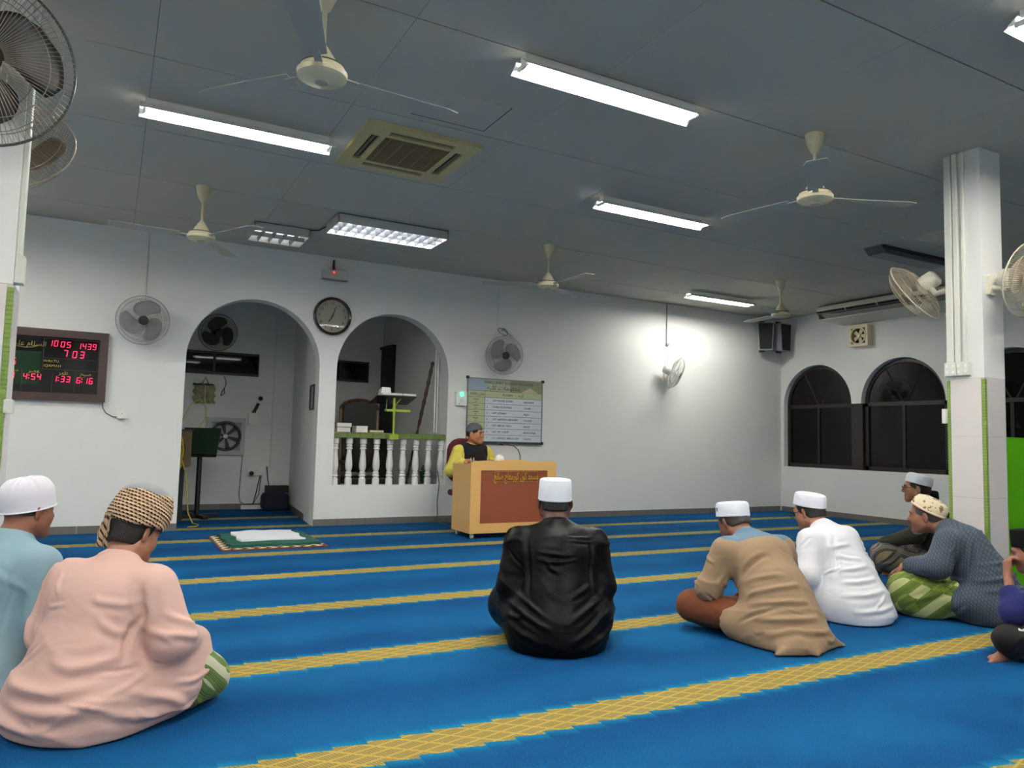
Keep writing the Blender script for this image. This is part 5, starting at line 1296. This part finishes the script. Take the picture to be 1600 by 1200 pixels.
def man_pink():
    J = rig(lean=14, hp=23, hyaw=12, wide=1.06, neck=6, S=.94, elR=(.285, .12, .31), wrR=(.23, .34, .25), elL=(-.235, .08, .30), wrL=(-.14, .28, .23), kneeR=(.235, .27, .16), kneeL=(-.18, .24, .13))
    p = (-.035, 3.035); o, Hp, R = person('man in a long pink robe with a striped brown turban, seen from behind', p, face_to(p), J, '9a6a52')
    v = torso_cloth(J, .0075, 1.16, skirt=(.255, .225, .17, .01), kn=.092, sleeve=(.088, .080, .058)); v.cap((.12, .02, .10), (.22, .16, .10), .12, .10, .07); v.cap((-.12, -.02, .08), (-.20, .04, .05), .13, .12, .08); v.floor(.004)
    V, F = v.nets(2)
    st = [([(-.20, -.20, .22), (.02, -.26, .16), (.22, -.20, .24)], .020, .011), ([(-.10, -.25, .13), (.10, -.29, .10), (.30, -.14, .17)], .022, .013), ([(.02, -.22, .30), (.14, -.20, .24), (.26, -.06, .30)], .018, .012),
          ([(.20, .0, .50), (.24, -.02, .38), (.21, -.03, .26)], .014, -.016), ([(.14, -.13, .42), (.20, -.10, .36), (.26, .0, .34)], .014, .009), ([(.10, -.16, .50), (.17, -.12, .45), (.23, -.02, .44)], .012, .007),
          ([(.28, .05, .40), (.34, .10, .36), (.33, .18, .34)], .012, .009), ([(.27, .02, .34), (.35, .08, .31), (.34, .16, .30)], .011, .008), ([(.30, -.10, .20), (.34, .04, .12), (.32, .16, .04)], .016, .012), ([(.22, -.20, .14), (.32, -.06, .06), (.36, .08, .02)], .016, .010),
          ([(-.28, -.10, .10), (-.14, -.26, .06), (.06, -.31, .05)], .020, .010), ([(-.22, .02, .50), (-.26, -.02, .36), (-.22, -.06, .24)], .014, -.012)]
    V = folds(V, F, st, [((.2, .3, 1), 48, .006, zmask(.30, .55))], 4, 26)
    pk = fabric('pink_robe_cloth', 'd6aea2', .6, 420, .15, .03, .3, .35)
    qmesh('robe', V, F, pk, o)
    v = leg_cloth(J, .008, (.10, .095, .085), .06); v.cap((.22, .28, .10), (.25, .35, .09), .10, .085, .06); v.floor(.002); V, F = v.nets(2)
    V = folds(V, F, [], [((1, .4, .2), 60, .005, ALL)], 8); qmesh('sarong', V, F, plaid('lime_plaid', '7f9a35', '3d5a2a', 'd9d3b8', '24331c', .10), o)
    add_hair(o, Hp, R, 1, BLK, z0=-.060, yf=.02)
    # turban: coils of a striped scarf, grey crown, hanging tail
    M = Matrix([list(R[i]) for i in range(3)]).to_4x4(); M.translation = Vector(Hp((0, -.012, .045)))
    tm = mat('turban_stripe', 'c9ab88', .9, spec=.15); g = NT(tm); X, Y, Z = g.xyz(g.coord()); an = g.m_('ARCTAN2', Y, X)
    s1 = g.m_('SINE', g.m_('ADD', g.m_('MULTIPLY', Z, 520), g.m_('MULTIPLY', an, 7))); s2 = g.m_('SINE', g.m_('ADD', g.m_('MULTIPLY', an, 46), g.m_('MULTIPLY', Z, 180)))
    g.color(g.mix(g.m_('GREATER_THAN', g.m_('ADD', s1, g.m_('MULTIPLY', s2, .55)), .42), 'd6b795', '2a1c14')); g.bump(s1, .5, .004)
    tb = thing('turban_tmp', 'x', 'x') if False else None
    first = None
    for k in range(7):
        a0 = k*.9; z = -.020+.0165*k; rr = .094-.0022*abs(k-2.5)**1.5; pts = []
        for i in range(44):
            a = 2*math.pi*i/44; pts.append((rr*math.cos(a), rr*1.10*math.sin(a), z+.010*math.sin(a+1.2)+.004*math.sin(3*a+a0)))
        ob = G().tube(pts, [.0150+.002*math.sin(5*2*math.pi*i/44+a0) for i in range(44)], 8, closed=True)
        if first is None: first = ob.build('turban', tm, o, smooth='auto', M=M)
        else: ob.build('coil', tm, first, smooth='auto')
    G().lathe([(.090, .06), (.088, .092), (.070, .118), (.04, .132), (0, .136)], 28, None, 1, 1.1).build('crown', fabric('turban_crown', '8f9196', .8), first, smooth='auto')
    g = G(); n = 16; v = []; f = []
    for j in range(n+1):
        t = j/n; wv = .016+.014*t-.004*math.sin(t*9)
        for i in range(7):
            u = i/6*2-1; q0 = np.array((-.010-.040*t+u*wv, -.010-.012*math.sin(t*2.6)-.006*math.cos(u*5+t*3)+.02*t, -.13*t)); x, y, z = R.T @ q0+np.array((.004, -.112, -.010))
            v.append((x, y, z))
    m = len(v); v += [(x, y+.004, z) for x, y, z in v]
    for j in range(n):
        for i in range(6):
            a = j*7+i; f += [(a, a+1, a+8, a+7), (m+a, m+a+7, m+a+8, m+a+1)]
    for j in range(n):
        for i in (0, 6): a = j*7+i; f.append((a, a+7, m+a+7, m+a))
    for i in range(6):
        for j in (0, n): a = j*7+i; f.append((a, a+1, m+a+1, m+a))
    g.add(v, f); tl = mat('turban_tail', 'c3a684', .9); q = NT(tl); X, Y, Z = q.xyz(q.coord()); q.color(q.mix(q.m_('GREATER_THAN', q.m_('SINE', q.m_('ADD', q.m_('MULTIPLY', X, 420), q.m_('MULTIPLY', Z, 60))), .45), 'cbb08e', '3a2a1c'))
    g.build('turban_tail', tl, first, smooth='auto')
    face_bits(o, Hp, R, 1, BLK)
man_pink()

def man_blue():
    J = rig(lean=8, hp=8, hyaw=4, wide=1.06, neck=4, S=.98, elL=(-.20, .06, .30), wrL=(-.10, .24, .22), elR=(.255, .07, .30), kneeL=(-.06, .26, .12), ankL=(.10, .30, .07), kneeR=(.10, .34, .13), ankR=(-.08, .32, .07))
    p = (-.385, 3.535); o, Hp, R = person('man in a pale blue tunic and gathered white cap at the left edge', p, face_to(p), J, '8a5640')
    v = torso_cloth(J, .008, 1.1, skirt=(.30, .25, .16, .0)); v.floor(.004); V, F = v.nets(2)
    st = [([(.06, -.14, .55), (.16, -.12, .50), (.24, -.02, .40)], .014, .007), ([(-.02, -.16, .46), (.08, -.17, .40), (.20, -.10, .30)], .016, .008), ([(.17, -.04, .5), (.20, -.06, .36), (.17, -.08, .24)], .014, -.012), ([(-.15, -.12, .5), (0, -.175, .485), (.15, -.12, .5)], .006, -.004)]
    V = folds(V, F, st, [((.5, .2, 1), 40, .006, zmask(.30, .6))], 12, 16); bl = fabric('pale_blue_cloth', '88a5af', .7, 420, .15, .03, .2)
    top, rest = split(V, F, lambda c: np.linalg.norm(c-J['neckb']-np.array((0, -.005, .03)), axis=1) < .070)
    qmesh('tunic', *rest, bl, o); qmesh('collar', *top, bl, o)
    v = leg_cloth(J, .011); v.floor(.002); V, F = v.nets(1); qmesh('sarong', V, F, fabric('grey_sarong', '5a626b'), o)
    add_hair(o, Hp, R, 1, GREYH, z0=-.030, yf=.03, grow=.002)
    # gathered kufi: dome with pleats
    M = Matrix([list(R[i]) for i in range(3)]).to_4x4(); M.translation = Vector(Hp((0, -.014, .028))); M = M @ Matrix.Rotation(math.radians(17), 4, 'X') @ T(0, 0, -.030)
    g = G(); n, q = 72, 16; v_ = []; f = []
    for j in range(q+1):
        t = j/q; r = .090*math.cos(max(0, (t-.35)/.65)*math.pi/2)**.62 if t > .35 else .088+.002*t/.35; z = .130*(t/.35*.42 if t < .35 else .42+.58*math.sin((t-.35)/.65*math.pi/2))
        for i in range(n):
            a = 2*math.pi*i/n; pl = .0016*(math.sin(a*15)+.8*math.sin(a*23+1))*max(0, min(1, (t-.40)*3))*(1 if t < .97 else .2); v_.append(((r+pl)*math.cos(a), 1.19*(r+pl)*math.sin(a), z+pl*.4))
    for j in range(q):
        for i in range(n): f.append((j*n+i, j*n+(i+1) % n, (j+1)*n+(i+1) % n, (j+1)*n+i))
    g.add(v_, f); c = g.build('cap', fabric('kufi_white', 'e2dfe8', .85, 500, .2, .02), o, smooth='auto', M=M)
    G().tube([(.0895*math.cos(a), 1.19*.0895*math.sin(a), .002) for a in np.linspace(0, 6.2832, 40)[:-1]], .003, 5, closed=True).build('hem', CAPW, c, smooth='auto'); G().ball((0, 0, .131), (.006, .006, .003), 8).build('button', CAPW, c)
    face_bits(o, Hp, R, 1, BLK)
man_blue()

def man_black():
    J = rig(lean=10, hp=6, hyaw=0, wide=1.08, neck=2, kneeL=(-.225, .24, .16), kneeR=(.225, .24, .16), elL=(-.232, .06, .29), elR=(.232, .06, .29))
    p = (2.035, 3.22); o, Hp, R = person('man in a glossy black robe and tall white cap sitting before the podium', p, face_to(p), J, '5a382b', fat=1.08)
    v = torso_cloth(J, .0075, 1.16, skirt=(.255, .235, .16, .01), kn=.095, sleeve=(.080, .074, .060)); v.cap((-.18, -.02, .16), (-.225, .16, .16), .09, .095, .06); v.cap((.18, -.02, .16), (.225, .16, .16), .09, .095, .06); v.floor(.004); V, F = v.nets(2)
    st = [([(-.14, -.13, .50), (-.02, -.165, .485), (.08, -.15, .49)], .010, .006), ([(-.15, -.14, .455), (-.05, -.165, .445), (.03, -.16, .45)], .010, .006), ([(-.17, -.03, .54), (-.18, -.06, .40), (-.16, -.10, .27)], .013, -.012), ([(.17, -.03, .54), (.18, -.06, .40), (.16, -.10, .27)], .013, -.012),
          ([(.02, -.20, .16), (.12, -.19, .22), (.24, -.06, .29)], .014, .011), ([(.05, -.23, .08), (.16, -.19, .14), (.27, -.04, .23)], .014, .011), ([(.10, -.22, .04), (.22, -.14, .08), (.29, .0, .16)], .014, .010), ([(-.08, -.21, .14), (-.18, -.14, .18), (-.26, -.02, .24)], .013, .010), ([(-.12, -.21, .07), (-.22, -.12, .11), (-.28, .0, .17)], .014, .010), ([(-.10, -.19, .20), (-.16, -.16, .24), (-.22, -.04, .28)], .010, .007),
          ([(.06, -.10, .60), (.12, -.07, .585), (.18, -.02, .57)], .008, .007), ([(.05, -.115, .58), (.12, -.09, .565), (.19, -.04, .55)], .007, .006), ([(.03, -.18, .28), (.10, -.17, .30), (.16, -.13, .34)], .012, .006)]
    V = folds(V, F, st, [((.6, .1, 1), 46, .007, zmask(.26, .42)), ((.2, .2, 1), 60, .004, lambda V: (np.abs(V[:, 0]) > .19)*1.)], 21, 22)
    qmesh('robe', V, F, fabric('black_satin', '050506', .42, 380, .15, .05, 0, .12), o)
    add_hair(o, Hp, R, 1, BLK, z0=-.052, yf=.03); cap_kopiah(o, Hp, R, 1, CAPW, .112, .088, 8, -.022, 1.18, .010, flare=-.002); face_bits(o, Hp, R, 1, BLK)
man_black()

def man_brown():
    J = rig(lean=30, hp=34, hyaw=-6, wide=1.04, neck=8, elL=(-.27, .26, .24), wrL=(-.20, .42, .20), elR=(.26, .24, .24), wrR=(.16, .42, .19), kneeL=(-.31, .36, .13), kneeR=(.32, .30, .12))
    p = (3.19, 2.83); o, Hp, R = person('man in a tan tunic with blue yoke bowing his head under a white cap', p, face_to(p), J, '7d4f3b', h=.006)
    v = torso_cloth(J, .0075, 1.06, skirt=(.235, .235, .14, -.02), legs=False, sleeve=(.080, .070, .050)); v.cap((-.10, .0, .10), (-.20, .12, .09), .11, .09, .06); v.cap((.10, .0, .10), (.18, .10, .07), .11, .08, .06)
    for e in ([(.10, -.14, .03), (.25, -.17, .006)], [(-.10, -.20, .03), (-.22, -.22, .006)], [(.0, -.2, .03), (-.02, -.28, .004)]): v.cap(e[0], e[1], .07, .012, .05)
    v.floor(.004); V, F = v.nets(2)
    st = [([(-.10, -.06, .52), (-.17, .04, .44), (-.20, .08, .34)], .014, -.014), ([(-.05, -.14, .42), (-.15, -.04, .36), (-.20, .08, .30)], .014, .009), ([(.02, -.17, .36), (-.10, -.10, .30), (-.19, .05, .24)], .013, .010), ([(.05, -.19, .27), (-.08, -.14, .22), (-.19, .0, .20)], .014, .012), ([(.07, -.21, .18), (-.08, -.18, .14), (-.20, -.06, .14)], .015, .013),
          ([(.12, -.21, .10), (-.04, -.23, .07), (-.20, -.12, .08)], .015, .011), ([(-.23, .22, .30), (-.27, .26, .26), (-.24, .30, .24)], .010, .008), ([(-.22, .16, .34), (-.27, .20, .30), (-.26, .25, .26)], .010, .007), ([(-.13, -.12, .20), (-.17, -.06, .16), (-.20, .04, .10)], .010, -.010), ([(.12, -.12, .48), (.10, -.18, .34), (.12, -.20, .20)], .018, .006)]
    V = folds(V, F, st, [((.3, .5, 1), 50, .006, zmask(.28, .45))], 31, 26)
    tan = fabric('tan_cloth', '937a60', .75, 420, .15, .03, .2); blu = fabric('slate_blue_cloth', '5b7488', .75, 420, .15, .03, .2)
    ax = unit(J['neckb']-J['chest']); base = J['upper']+ax*.003
    up, rest = split(V, F, lambda c: ((c-base)@ax > -.010+.5*np.maximum(0, np.abs(c[:, 0])-.16)) & (np.abs(c[:, 0]) < .22))
    qmesh('tunic', *rest, tan, o); qmesh('yoke', *up, blu, o)
    v = leg_cloth(J, .0075, (.10, .082, .062), .04, drape=False); v.cap((-.20, .38, .09), (.2, .36, .08), .07, .07, .08); v.floor(.002); V, F = v.nets(2); V = folds(V, F, [], [((1, .5, .1), 70, .004, ALL)], 33); qmesh('trousers', V, F, fabric('rust_brown_cloth', '6b3b24', .8), o)
    add_hair(o, Hp, R, 1, GREYH, z0=-.050, yf=.03); c, M = cap_kopiah(o, Hp, R, 1, CAPW, .085, .088, 27, .002, 1.18, .016)
    G().cbox((0, 0, 0), (.015, .002, .022)).build('emblem', mat('cap_emblem', '6b6f78', .6), c, M=T(-.0885*math.cos(.42), 1.14*.0885*math.sin(.42), .042) @ rotz(math.pi/2-.42))
    face_bits(o, Hp, R, 1, BLK)
man_brown()

def man_white():
    J = rig(lean=22, hp=18, hyaw=-4, wide=1.04, neck=6, S=.96, kneeL=(-.27, .28, .13), kneeR=(.28, .27, .13))
    p = (4.02, 3.02); o, Hp, R = person('man with glasses in a plain white robe and white cap', p, face_to(p), J, '9b6a50', h=.006)
    v = torso_cloth(J, .0075, 1.08, skirt=(.225, .225, .16, .0), kn=.088, sleeve=(.080, .072, .052)); v.cap((.08, -.08, .04), (.19, -.08, .03), .10, .07, .06); v.floor(.004); V, F = v.nets(2)
    st = [([(-.16, -.02, .56), (-.19, -.02, .42), (-.17, .0, .28)], .013, -.014), ([(-.06, -.13, .52), (-.15, -.06, .47), (-.19, .02, .44)], .012, .010), ([(-.02, -.16, .45), (-.13, -.10, .41), (-.18, .0, .40)], .011, .009), ([(.0, -.17, .38), (-.12, -.13, .34), (-.19, -.03, .32)], .012, .011), ([(.03, -.19, .30), (-.10, -.17, .26), (-.20, -.06, .25)], .013, .011),
          ([(.05, -.20, .22), (-.10, -.20, .18), (-.22, -.08, .18)], .014, .010), ([(.12, -.20, .12), (-.04, -.24, .09), (-.2, -.16, .09)], .014, .009), ([(.18, -.10, .30), (.20, -.15, .20), (.22, -.17, .10)], .016, .008)]
    V = folds(V, F, st, [((.2, .4, 1), 50, .006, zmask(.25, .45))], 41, 30); qmesh('robe', V, F, fabric('white_robe_cloth', 'e6e6ea', .75, 420, .12, .02, .2), o)
    add_hair(o, Hp, R, 1, BLK, z0=-.050, yf=.03); cap_kopiah(o, Hp, R, 1, CAPW, .082, .088, 24, .004, 1.18, .020); glasses(o, Hp, R, 1, mat('dark_rim', '121214', .35)); face_bits(o, Hp, R, 1, BLK)
man_white()

def man_grey():
    J = rig(lean=24, hp=6, hyaw=-4, wide=1.04, neck=16, elL=(-.27, .22, .33), wrL=(-.245, .42, .295), elR=(.25, .22, .26), wrR=(.20, .40, .22), kneeL=(-.24, .40, .16), kneeR=(.30, .34, .15), ankL=(.02, .44, .05), ankR=(-.20, .50, .055))
    p = (4.80, 2.64); o, Hp, R = person('bearded man in a dark grey patterned shirt and embroidered cap before the pillar', p, (-.28, .96), J, '7f523f', h=.0055,
        hands=dict(L=dict(f=(.05, .80, -.60), n=(-.15, .6, .8), curl=.75)), footdir=dict(R=((-.75, .55, -.15), (0, .1, 1)), L=((.7, .5, -.1), (0, 0, 1))))
    v = torso_cloth(J, .0075, 1.06, skirt=(.23, .195, .14, .0), legs=False, sleeve=(.080, .072, .060), cuff=.72); v.cap((-.10, .0, .10), (-.19, .10, .12), .11, .09, .06); v.floor(.004); V, F = v.nets(2)
    st = [([(-.15, .03, .50), (-.18, .06, .38), (-.16, .06, .26)], .013, -.013), ([(.02, -.18, .34), (-.10, -.14, .27), (-.20, .04, .26)], .013, .011), ([(.04, -.20, .26), (-.08, -.17, .20), (-.20, .0, .20)], .013, .012), ([(.06, -.21, .18), (-.06, -.20, .13), (-.20, -.06, .13)], .014, .011), ([(-.02, -.16, .44), (-.13, -.09, .38), (-.18, .04, .35)], .012, .008)]
    V = folds(V, F, st, [((.2, .4, 1), 48, .007, zmask(.25, .42))], 51, 28)
    m = fabric('denim_grey_cloth', '454f5e', .8, 420, .15, .08); g = NT(m); X, Y, Z = g.xyz(g.coord())
    a = g.m_('SINE', g.m_('ADD', g.m_('MULTIPLY', Z, 150), g.m_('MULTIPLY', Y, 60))); b = g.m_('SINE', g.m_('SUBTRACT', g.m_('MULTIPLY', Y, 330), g.m_('MULTIPLY', Z, 120))); g.color(g.mix(g.m_('MULTIPLY', g.m_('GREATER_THAN', g.m_('MULTIPLY', a, b), .15), .55), '3b4450', '586270'))
    qmesh('shirt', V, F, m, o)
    v = leg_cloth(J, .0075, (.11, .105, .070), .06, cuff=.86); v.cap((-.24, .40, .10), (-.20, .30, .06), .10, .10, .05); v.floor(.002); V, F = v.nets(2); V = folds(V, F, [([(-.10, .22, .22), (-.22, .32, .25), (-.30, .42, .18)], .014, .010), ([(-.14, .16, .16), (-.28, .26, .16), (-.34, .38, .10)], .014, .010)], [((.6, .6, .5), 56, .006, ALL)], 53, 10)
    qmesh('sarong', V, F, plaid('green_plaid', '7d8f38', '4a5f2c', 'b9bd86', '34431f', .13, .2), o)
    add_hair(o, Hp, R, 1, GREYH, z0=-.046, yf=.045)
    c0 = Hp((0, .03, -.085)); v = Vol(c0-.10, c0+.10, .005); v.ell(Hp((0, .058, -.098)), (.036, .036, .026), R, .02); v.cap(Hp((-.055, .012, -.066)), Hp((-.02, .07, -.10)), .014, .016, .02); v.cap(Hp((.055, .012, -.066)), Hp((.02, .07, -.10)), .014, .016, .02); V, F = v.nets(1)
    qmesh('beard', V, F, mat('white_beard', 'a9a49b', .85, bump=1., bscale=300), o)
    cm = mat('embroidered_cap', 'ddd2b0', .85); g = NT(cm); P = g.coord(); n = g.noise(P, 26, 2); g.color(g.mix(g.m_('GREATER_THAN', n, .60), 'ddd2b0', '9a6f5c')); g.bump(g.noise(P, 300, 2), .3)
    c, M = cap_kopiah(o, Hp, R, 1, cm, .080, .090, 32, .004, 1.18, .036); G().tube([(.093*math.cos(a), 1.12*.093*math.sin(a), .004) for a in np.linspace(0, 6.2832, 44)[:-1]], .007, 6, closed=True).build('brim_roll', fabric('cap_roll', 'e3c9b2', .85), c, smooth='auto')
    for k in range(5): G().ball((.048*math.cos(k*1.26-2.2), .05*math.sin(k*1.26-2.2), .077), (.012, .012, .003), 8).build('flower', mat('cap_flower', 'b0524a', .8), c)
    face_bits(o, Hp, R, 1, GREYH)
man_grey()

def man_green():
    J = rig(lean=8, hp=2, hyaw=0, wide=1.04, neck=6, elL=(-.24, .18, .34), wrL=(-.24, .42, .26), kneeL=(-.26, .40, .15), kneeR=(.30, .34, .14), ankL=(.06, .44, .06), ankR=(-.12, .36, .06))
    p = (6.10, 3.76); o, Hp, R = person('man in a dark olive shirt with glasses and white cap facing left', p, (-.56, .83), J, '9a6a4a', h=.006)
    v = torso_cloth(J, .008, 1.08, skirt=(.24, .22, .15, .0), legs=False); v.floor(.004); V, F = v.nets(2)
    V = folds(V, F, [([(-.12, .10, .50), (-.20, .18, .40), (-.24, .28, .34)], .014, .010), ([(-.10, .08, .40), (-.18, .10, .32), (-.20, .06, .24)], .014, .010)], [((.3, .5, 1), 46, .007, ALL)], 61, 20); qmesh('shirt', V, F, fabric('dark_olive_cloth', '2b2b20', .7), o)
    v = leg_cloth(J, .008, (.11, .10, .08), .07); v.floor(.002); V, F = v.nets(2); V = folds(V, F, [], [((.6, .6, .5), 56, .006, ALL)], 63, 8); qmesh('sarong', V, F, plaid('brown_plaid', '4b4438', '2a2c33', '7d6f52', '9a978f', .16, .2), o)
    add_hair(o, Hp, R, 1, BLK, z0=-.050, yf=.045); cap_kopiah(o, Hp, R, 1, CAPW, .080, .088, 16, .006, 1.18, .022); glasses(o, Hp, R, 1, mat('brown_rim', '3a1d18', .35)); face_bits(o, Hp, R, 1, BLK)
man_green()

def boy():
    S = .84
    J = rig(lean=26, hp=16, hyaw=-4, S=S, neck=6, elL=(-.22, .44, .27), wrL=(-.10, .47, .47), elR=(.24, .22, .26), wrR=(.16, .36, .16), kneeL=(-.30, .46, .125), kneeR=(.36, .32, .12), ankL=(-.02, .62, .06), ankR=(-.22, .28, .19))
    J['ankL'] = np.array((-.235, .40, .055))*S*np.array((1, 1.16, 1)); 
    p = (4.36, 1.86); o, Hp, R = person('boy in a blue top and black songkok resting his face on his hand', p, (-.42, .91), J, '8a5a44', h=.005,
        hands=dict(L=dict(f=(.25, .05, .95), n=(-.5, .8, .0), curl=1.15, ts=-1)), footdir=dict(L=((-.75, .6, -.05), (.0, .0, 1)), R=((-.55, .25, .75), (-.6, .3, -.5))))
    v = torso_cloth(J, .007, 1.0, skirt=(.21, .19, .13, .0), legs=False, sleeve=(.078, .074, .064), cuff=.45); v.floor(.004); V, F = v.nets(2); V = folds(V, F, [], [((.3, .5, 1), 56, .006, ALL)], 71, 14); qmesh('shirt', V, F, fabric('royal_blue_cloth', '161a52', .75), o)
    v = leg_cloth(J, .007, (.095, .082, .066), .04, drape=False, cuff=.80); v.floor(.002); V, F = v.nets(2); V = folds(V, F, [], [((.6, .6, .5), 66, .004, ALL)], 73); tr = qmesh('trousers', V, F, fabric('black_trouser_cloth', '0c0c0d', .7), o)
    # scrawled print along the thigh
    a, b = np.array((-.085, .0, .10))*S, J['kneeL']; ax = unit(b-a); upv = unit(np.array((-.55, -.35, 1.0))-np.dot(np.array((-.55, -.35, 1.0)), ax)*ax); sd = np.cross(ax, upv)
    def squig(t0, t1, c, seed, nm):
        r = random.Random(seed); pts = []
        for i in range(26):
            t = t0+(t1-t0)*i/25; rad = (.095+(.082-.095)*t)*S+.0035; ang = .10*math.sin(i*1.7+seed)+.06*math.sin(i*.9); q = a+(b-a)*t+rad*(upv*math.cos(ang)+sd*math.sin(ang)); pts.append(tuple(q))
        G().tube(pts, .0032, 5).build(nm, c, tr)
    squig(.80, .95, mat('print_white', 'd8d6d2', .6), 1, 'printed_script'); squig(.60, .78, mat('print_grey', '8088a0', .6), 2, 'printed_script'); squig(.48, .60, mat('print_red', 'b02a36', .6), 3, 'printed_script')
    add_hair(o, Hp, R, S, BLK, z0=-.046, yf=.035); cap_kopiah(o, Hp, R, S, mat('black_velvet', '0b0a0b', .85, spec=.15), .105, .086, 10, .002, 1.16, .006); face_bits(o, Hp, R, S, BLK)
boy()

def child_behind():
    S = .80; J = rig(lean=14, hp=10, S=S); p = (6.85, 4.12); o, Hp, R = person('person with a black cap and dark clothes almost hidden behind the pillar', p, (-.6, .8), J, '7d5240', h=.009)
    v = torso_cloth(J, .011, 1.05); v.floor(.004); V, F = v.nets(2); qmesh('robe', V, F, fabric('black_cloth', '18171a', .8), o); add_hair(o, Hp, R, S, BLK); cap_kopiah(o, Hp, R, S, mat('black_velvet'), .09, .088, 8, .0, 1.16, .02); face_bits(o, Hp, R, S, BLK)
child_behind()

def speaker_man():
    p = (3.66, 7.74, .38); S = .98
    J = rig(lean=4, hp=4, hyaw=0, S=S, neck=2, elL=(-.29, .08, .30), wrL=(-.20, .20, .41), elR=(.29, .08, .30), wrR=(.22, .20, .41), kneeL=(-.12, .36, .10), kneeR=(.12, .36, .10), ankL=(-.12, .20, -.30), ankR=(.12, .20, -.30), hipL=(-.09, .02, .10), hipR=(.09, .02, .10))
    J['hyaw'] = -34.
    o, Hp, R = person('young man in a yellow shirt and black vest speaking at the podium', p, (.10, -.995), J, 'a8704e', h=.0055, footdir=dict(L=((0, 1, 0), (0, 0, 1)), R=((0, 1, 0), (0, 0, 1))))
    v = torso_cloth(J, .007, 1.0, skirt=None, legs=False, sleeve=(.080, .072, .052), collar=.060); V, F = v.nets(2)
    V = folds(V, F, [([(.17, .07, .50), (.20, .09, .40), (.19, .12, .30)], .010, -.010), ([(-.17, .07, .50), (-.20, .09, .40), (-.19, .12, .30)], .010, -.010)], [((1, .3, .25), 70, .007, lambda V: (np.abs(V[:, 0]) > .17)*1.)], 81, 14)
    nb = J['neckb']; vest, rest = split(V, F, lambda c: (np.abs(c[:, 0]) < .148+.02*np.clip((c[:, 2]-.40)*4, -1, 1)) & (np.linalg.norm(c-nb-np.array((0, .0, .022)), axis=1) > .078))
    ye = fabric('yellow_cloth', 'cdbf57', .75, 420, .12, .03); qmesh('shirt', *rest, ye, o); vs = qmesh('vest', *vest, fabric('black_vest_cloth', '17161a', .8), o)
    G().tube([tuple(nb+np.array((0, .075, -.015))), tuple(nb+np.array((0, .098, -.07))), tuple(nb+np.array((0, .112, -.11)))], .003, 5).build('zip', METAL, vs)
    v = leg_cloth(J, .010, (.095, .08, .06), .04, drape=False); V, F = v.nets(1); qmesh('trousers', V, F, fabric('dark_trousers', '22232a', .8), o)
    add_hair(o, Hp, R, S, BLK, z0=-.040, yf=.050, grow=.003)
    V, F = shell(Hp, R, S, .010, lambda L: np.maximum(.030+.28*np.abs(L[:, 1])*(L[:, 1] > 0)-.02*(L[:, 1] < 0)-L[:, 2], L[:, 1]-.13)); qmesh('cap', V, F, fabric('grey_knit', '54565a', .9, 300, .5), o); face_bits(o, Hp, R, S, BLK)
speaker_man()
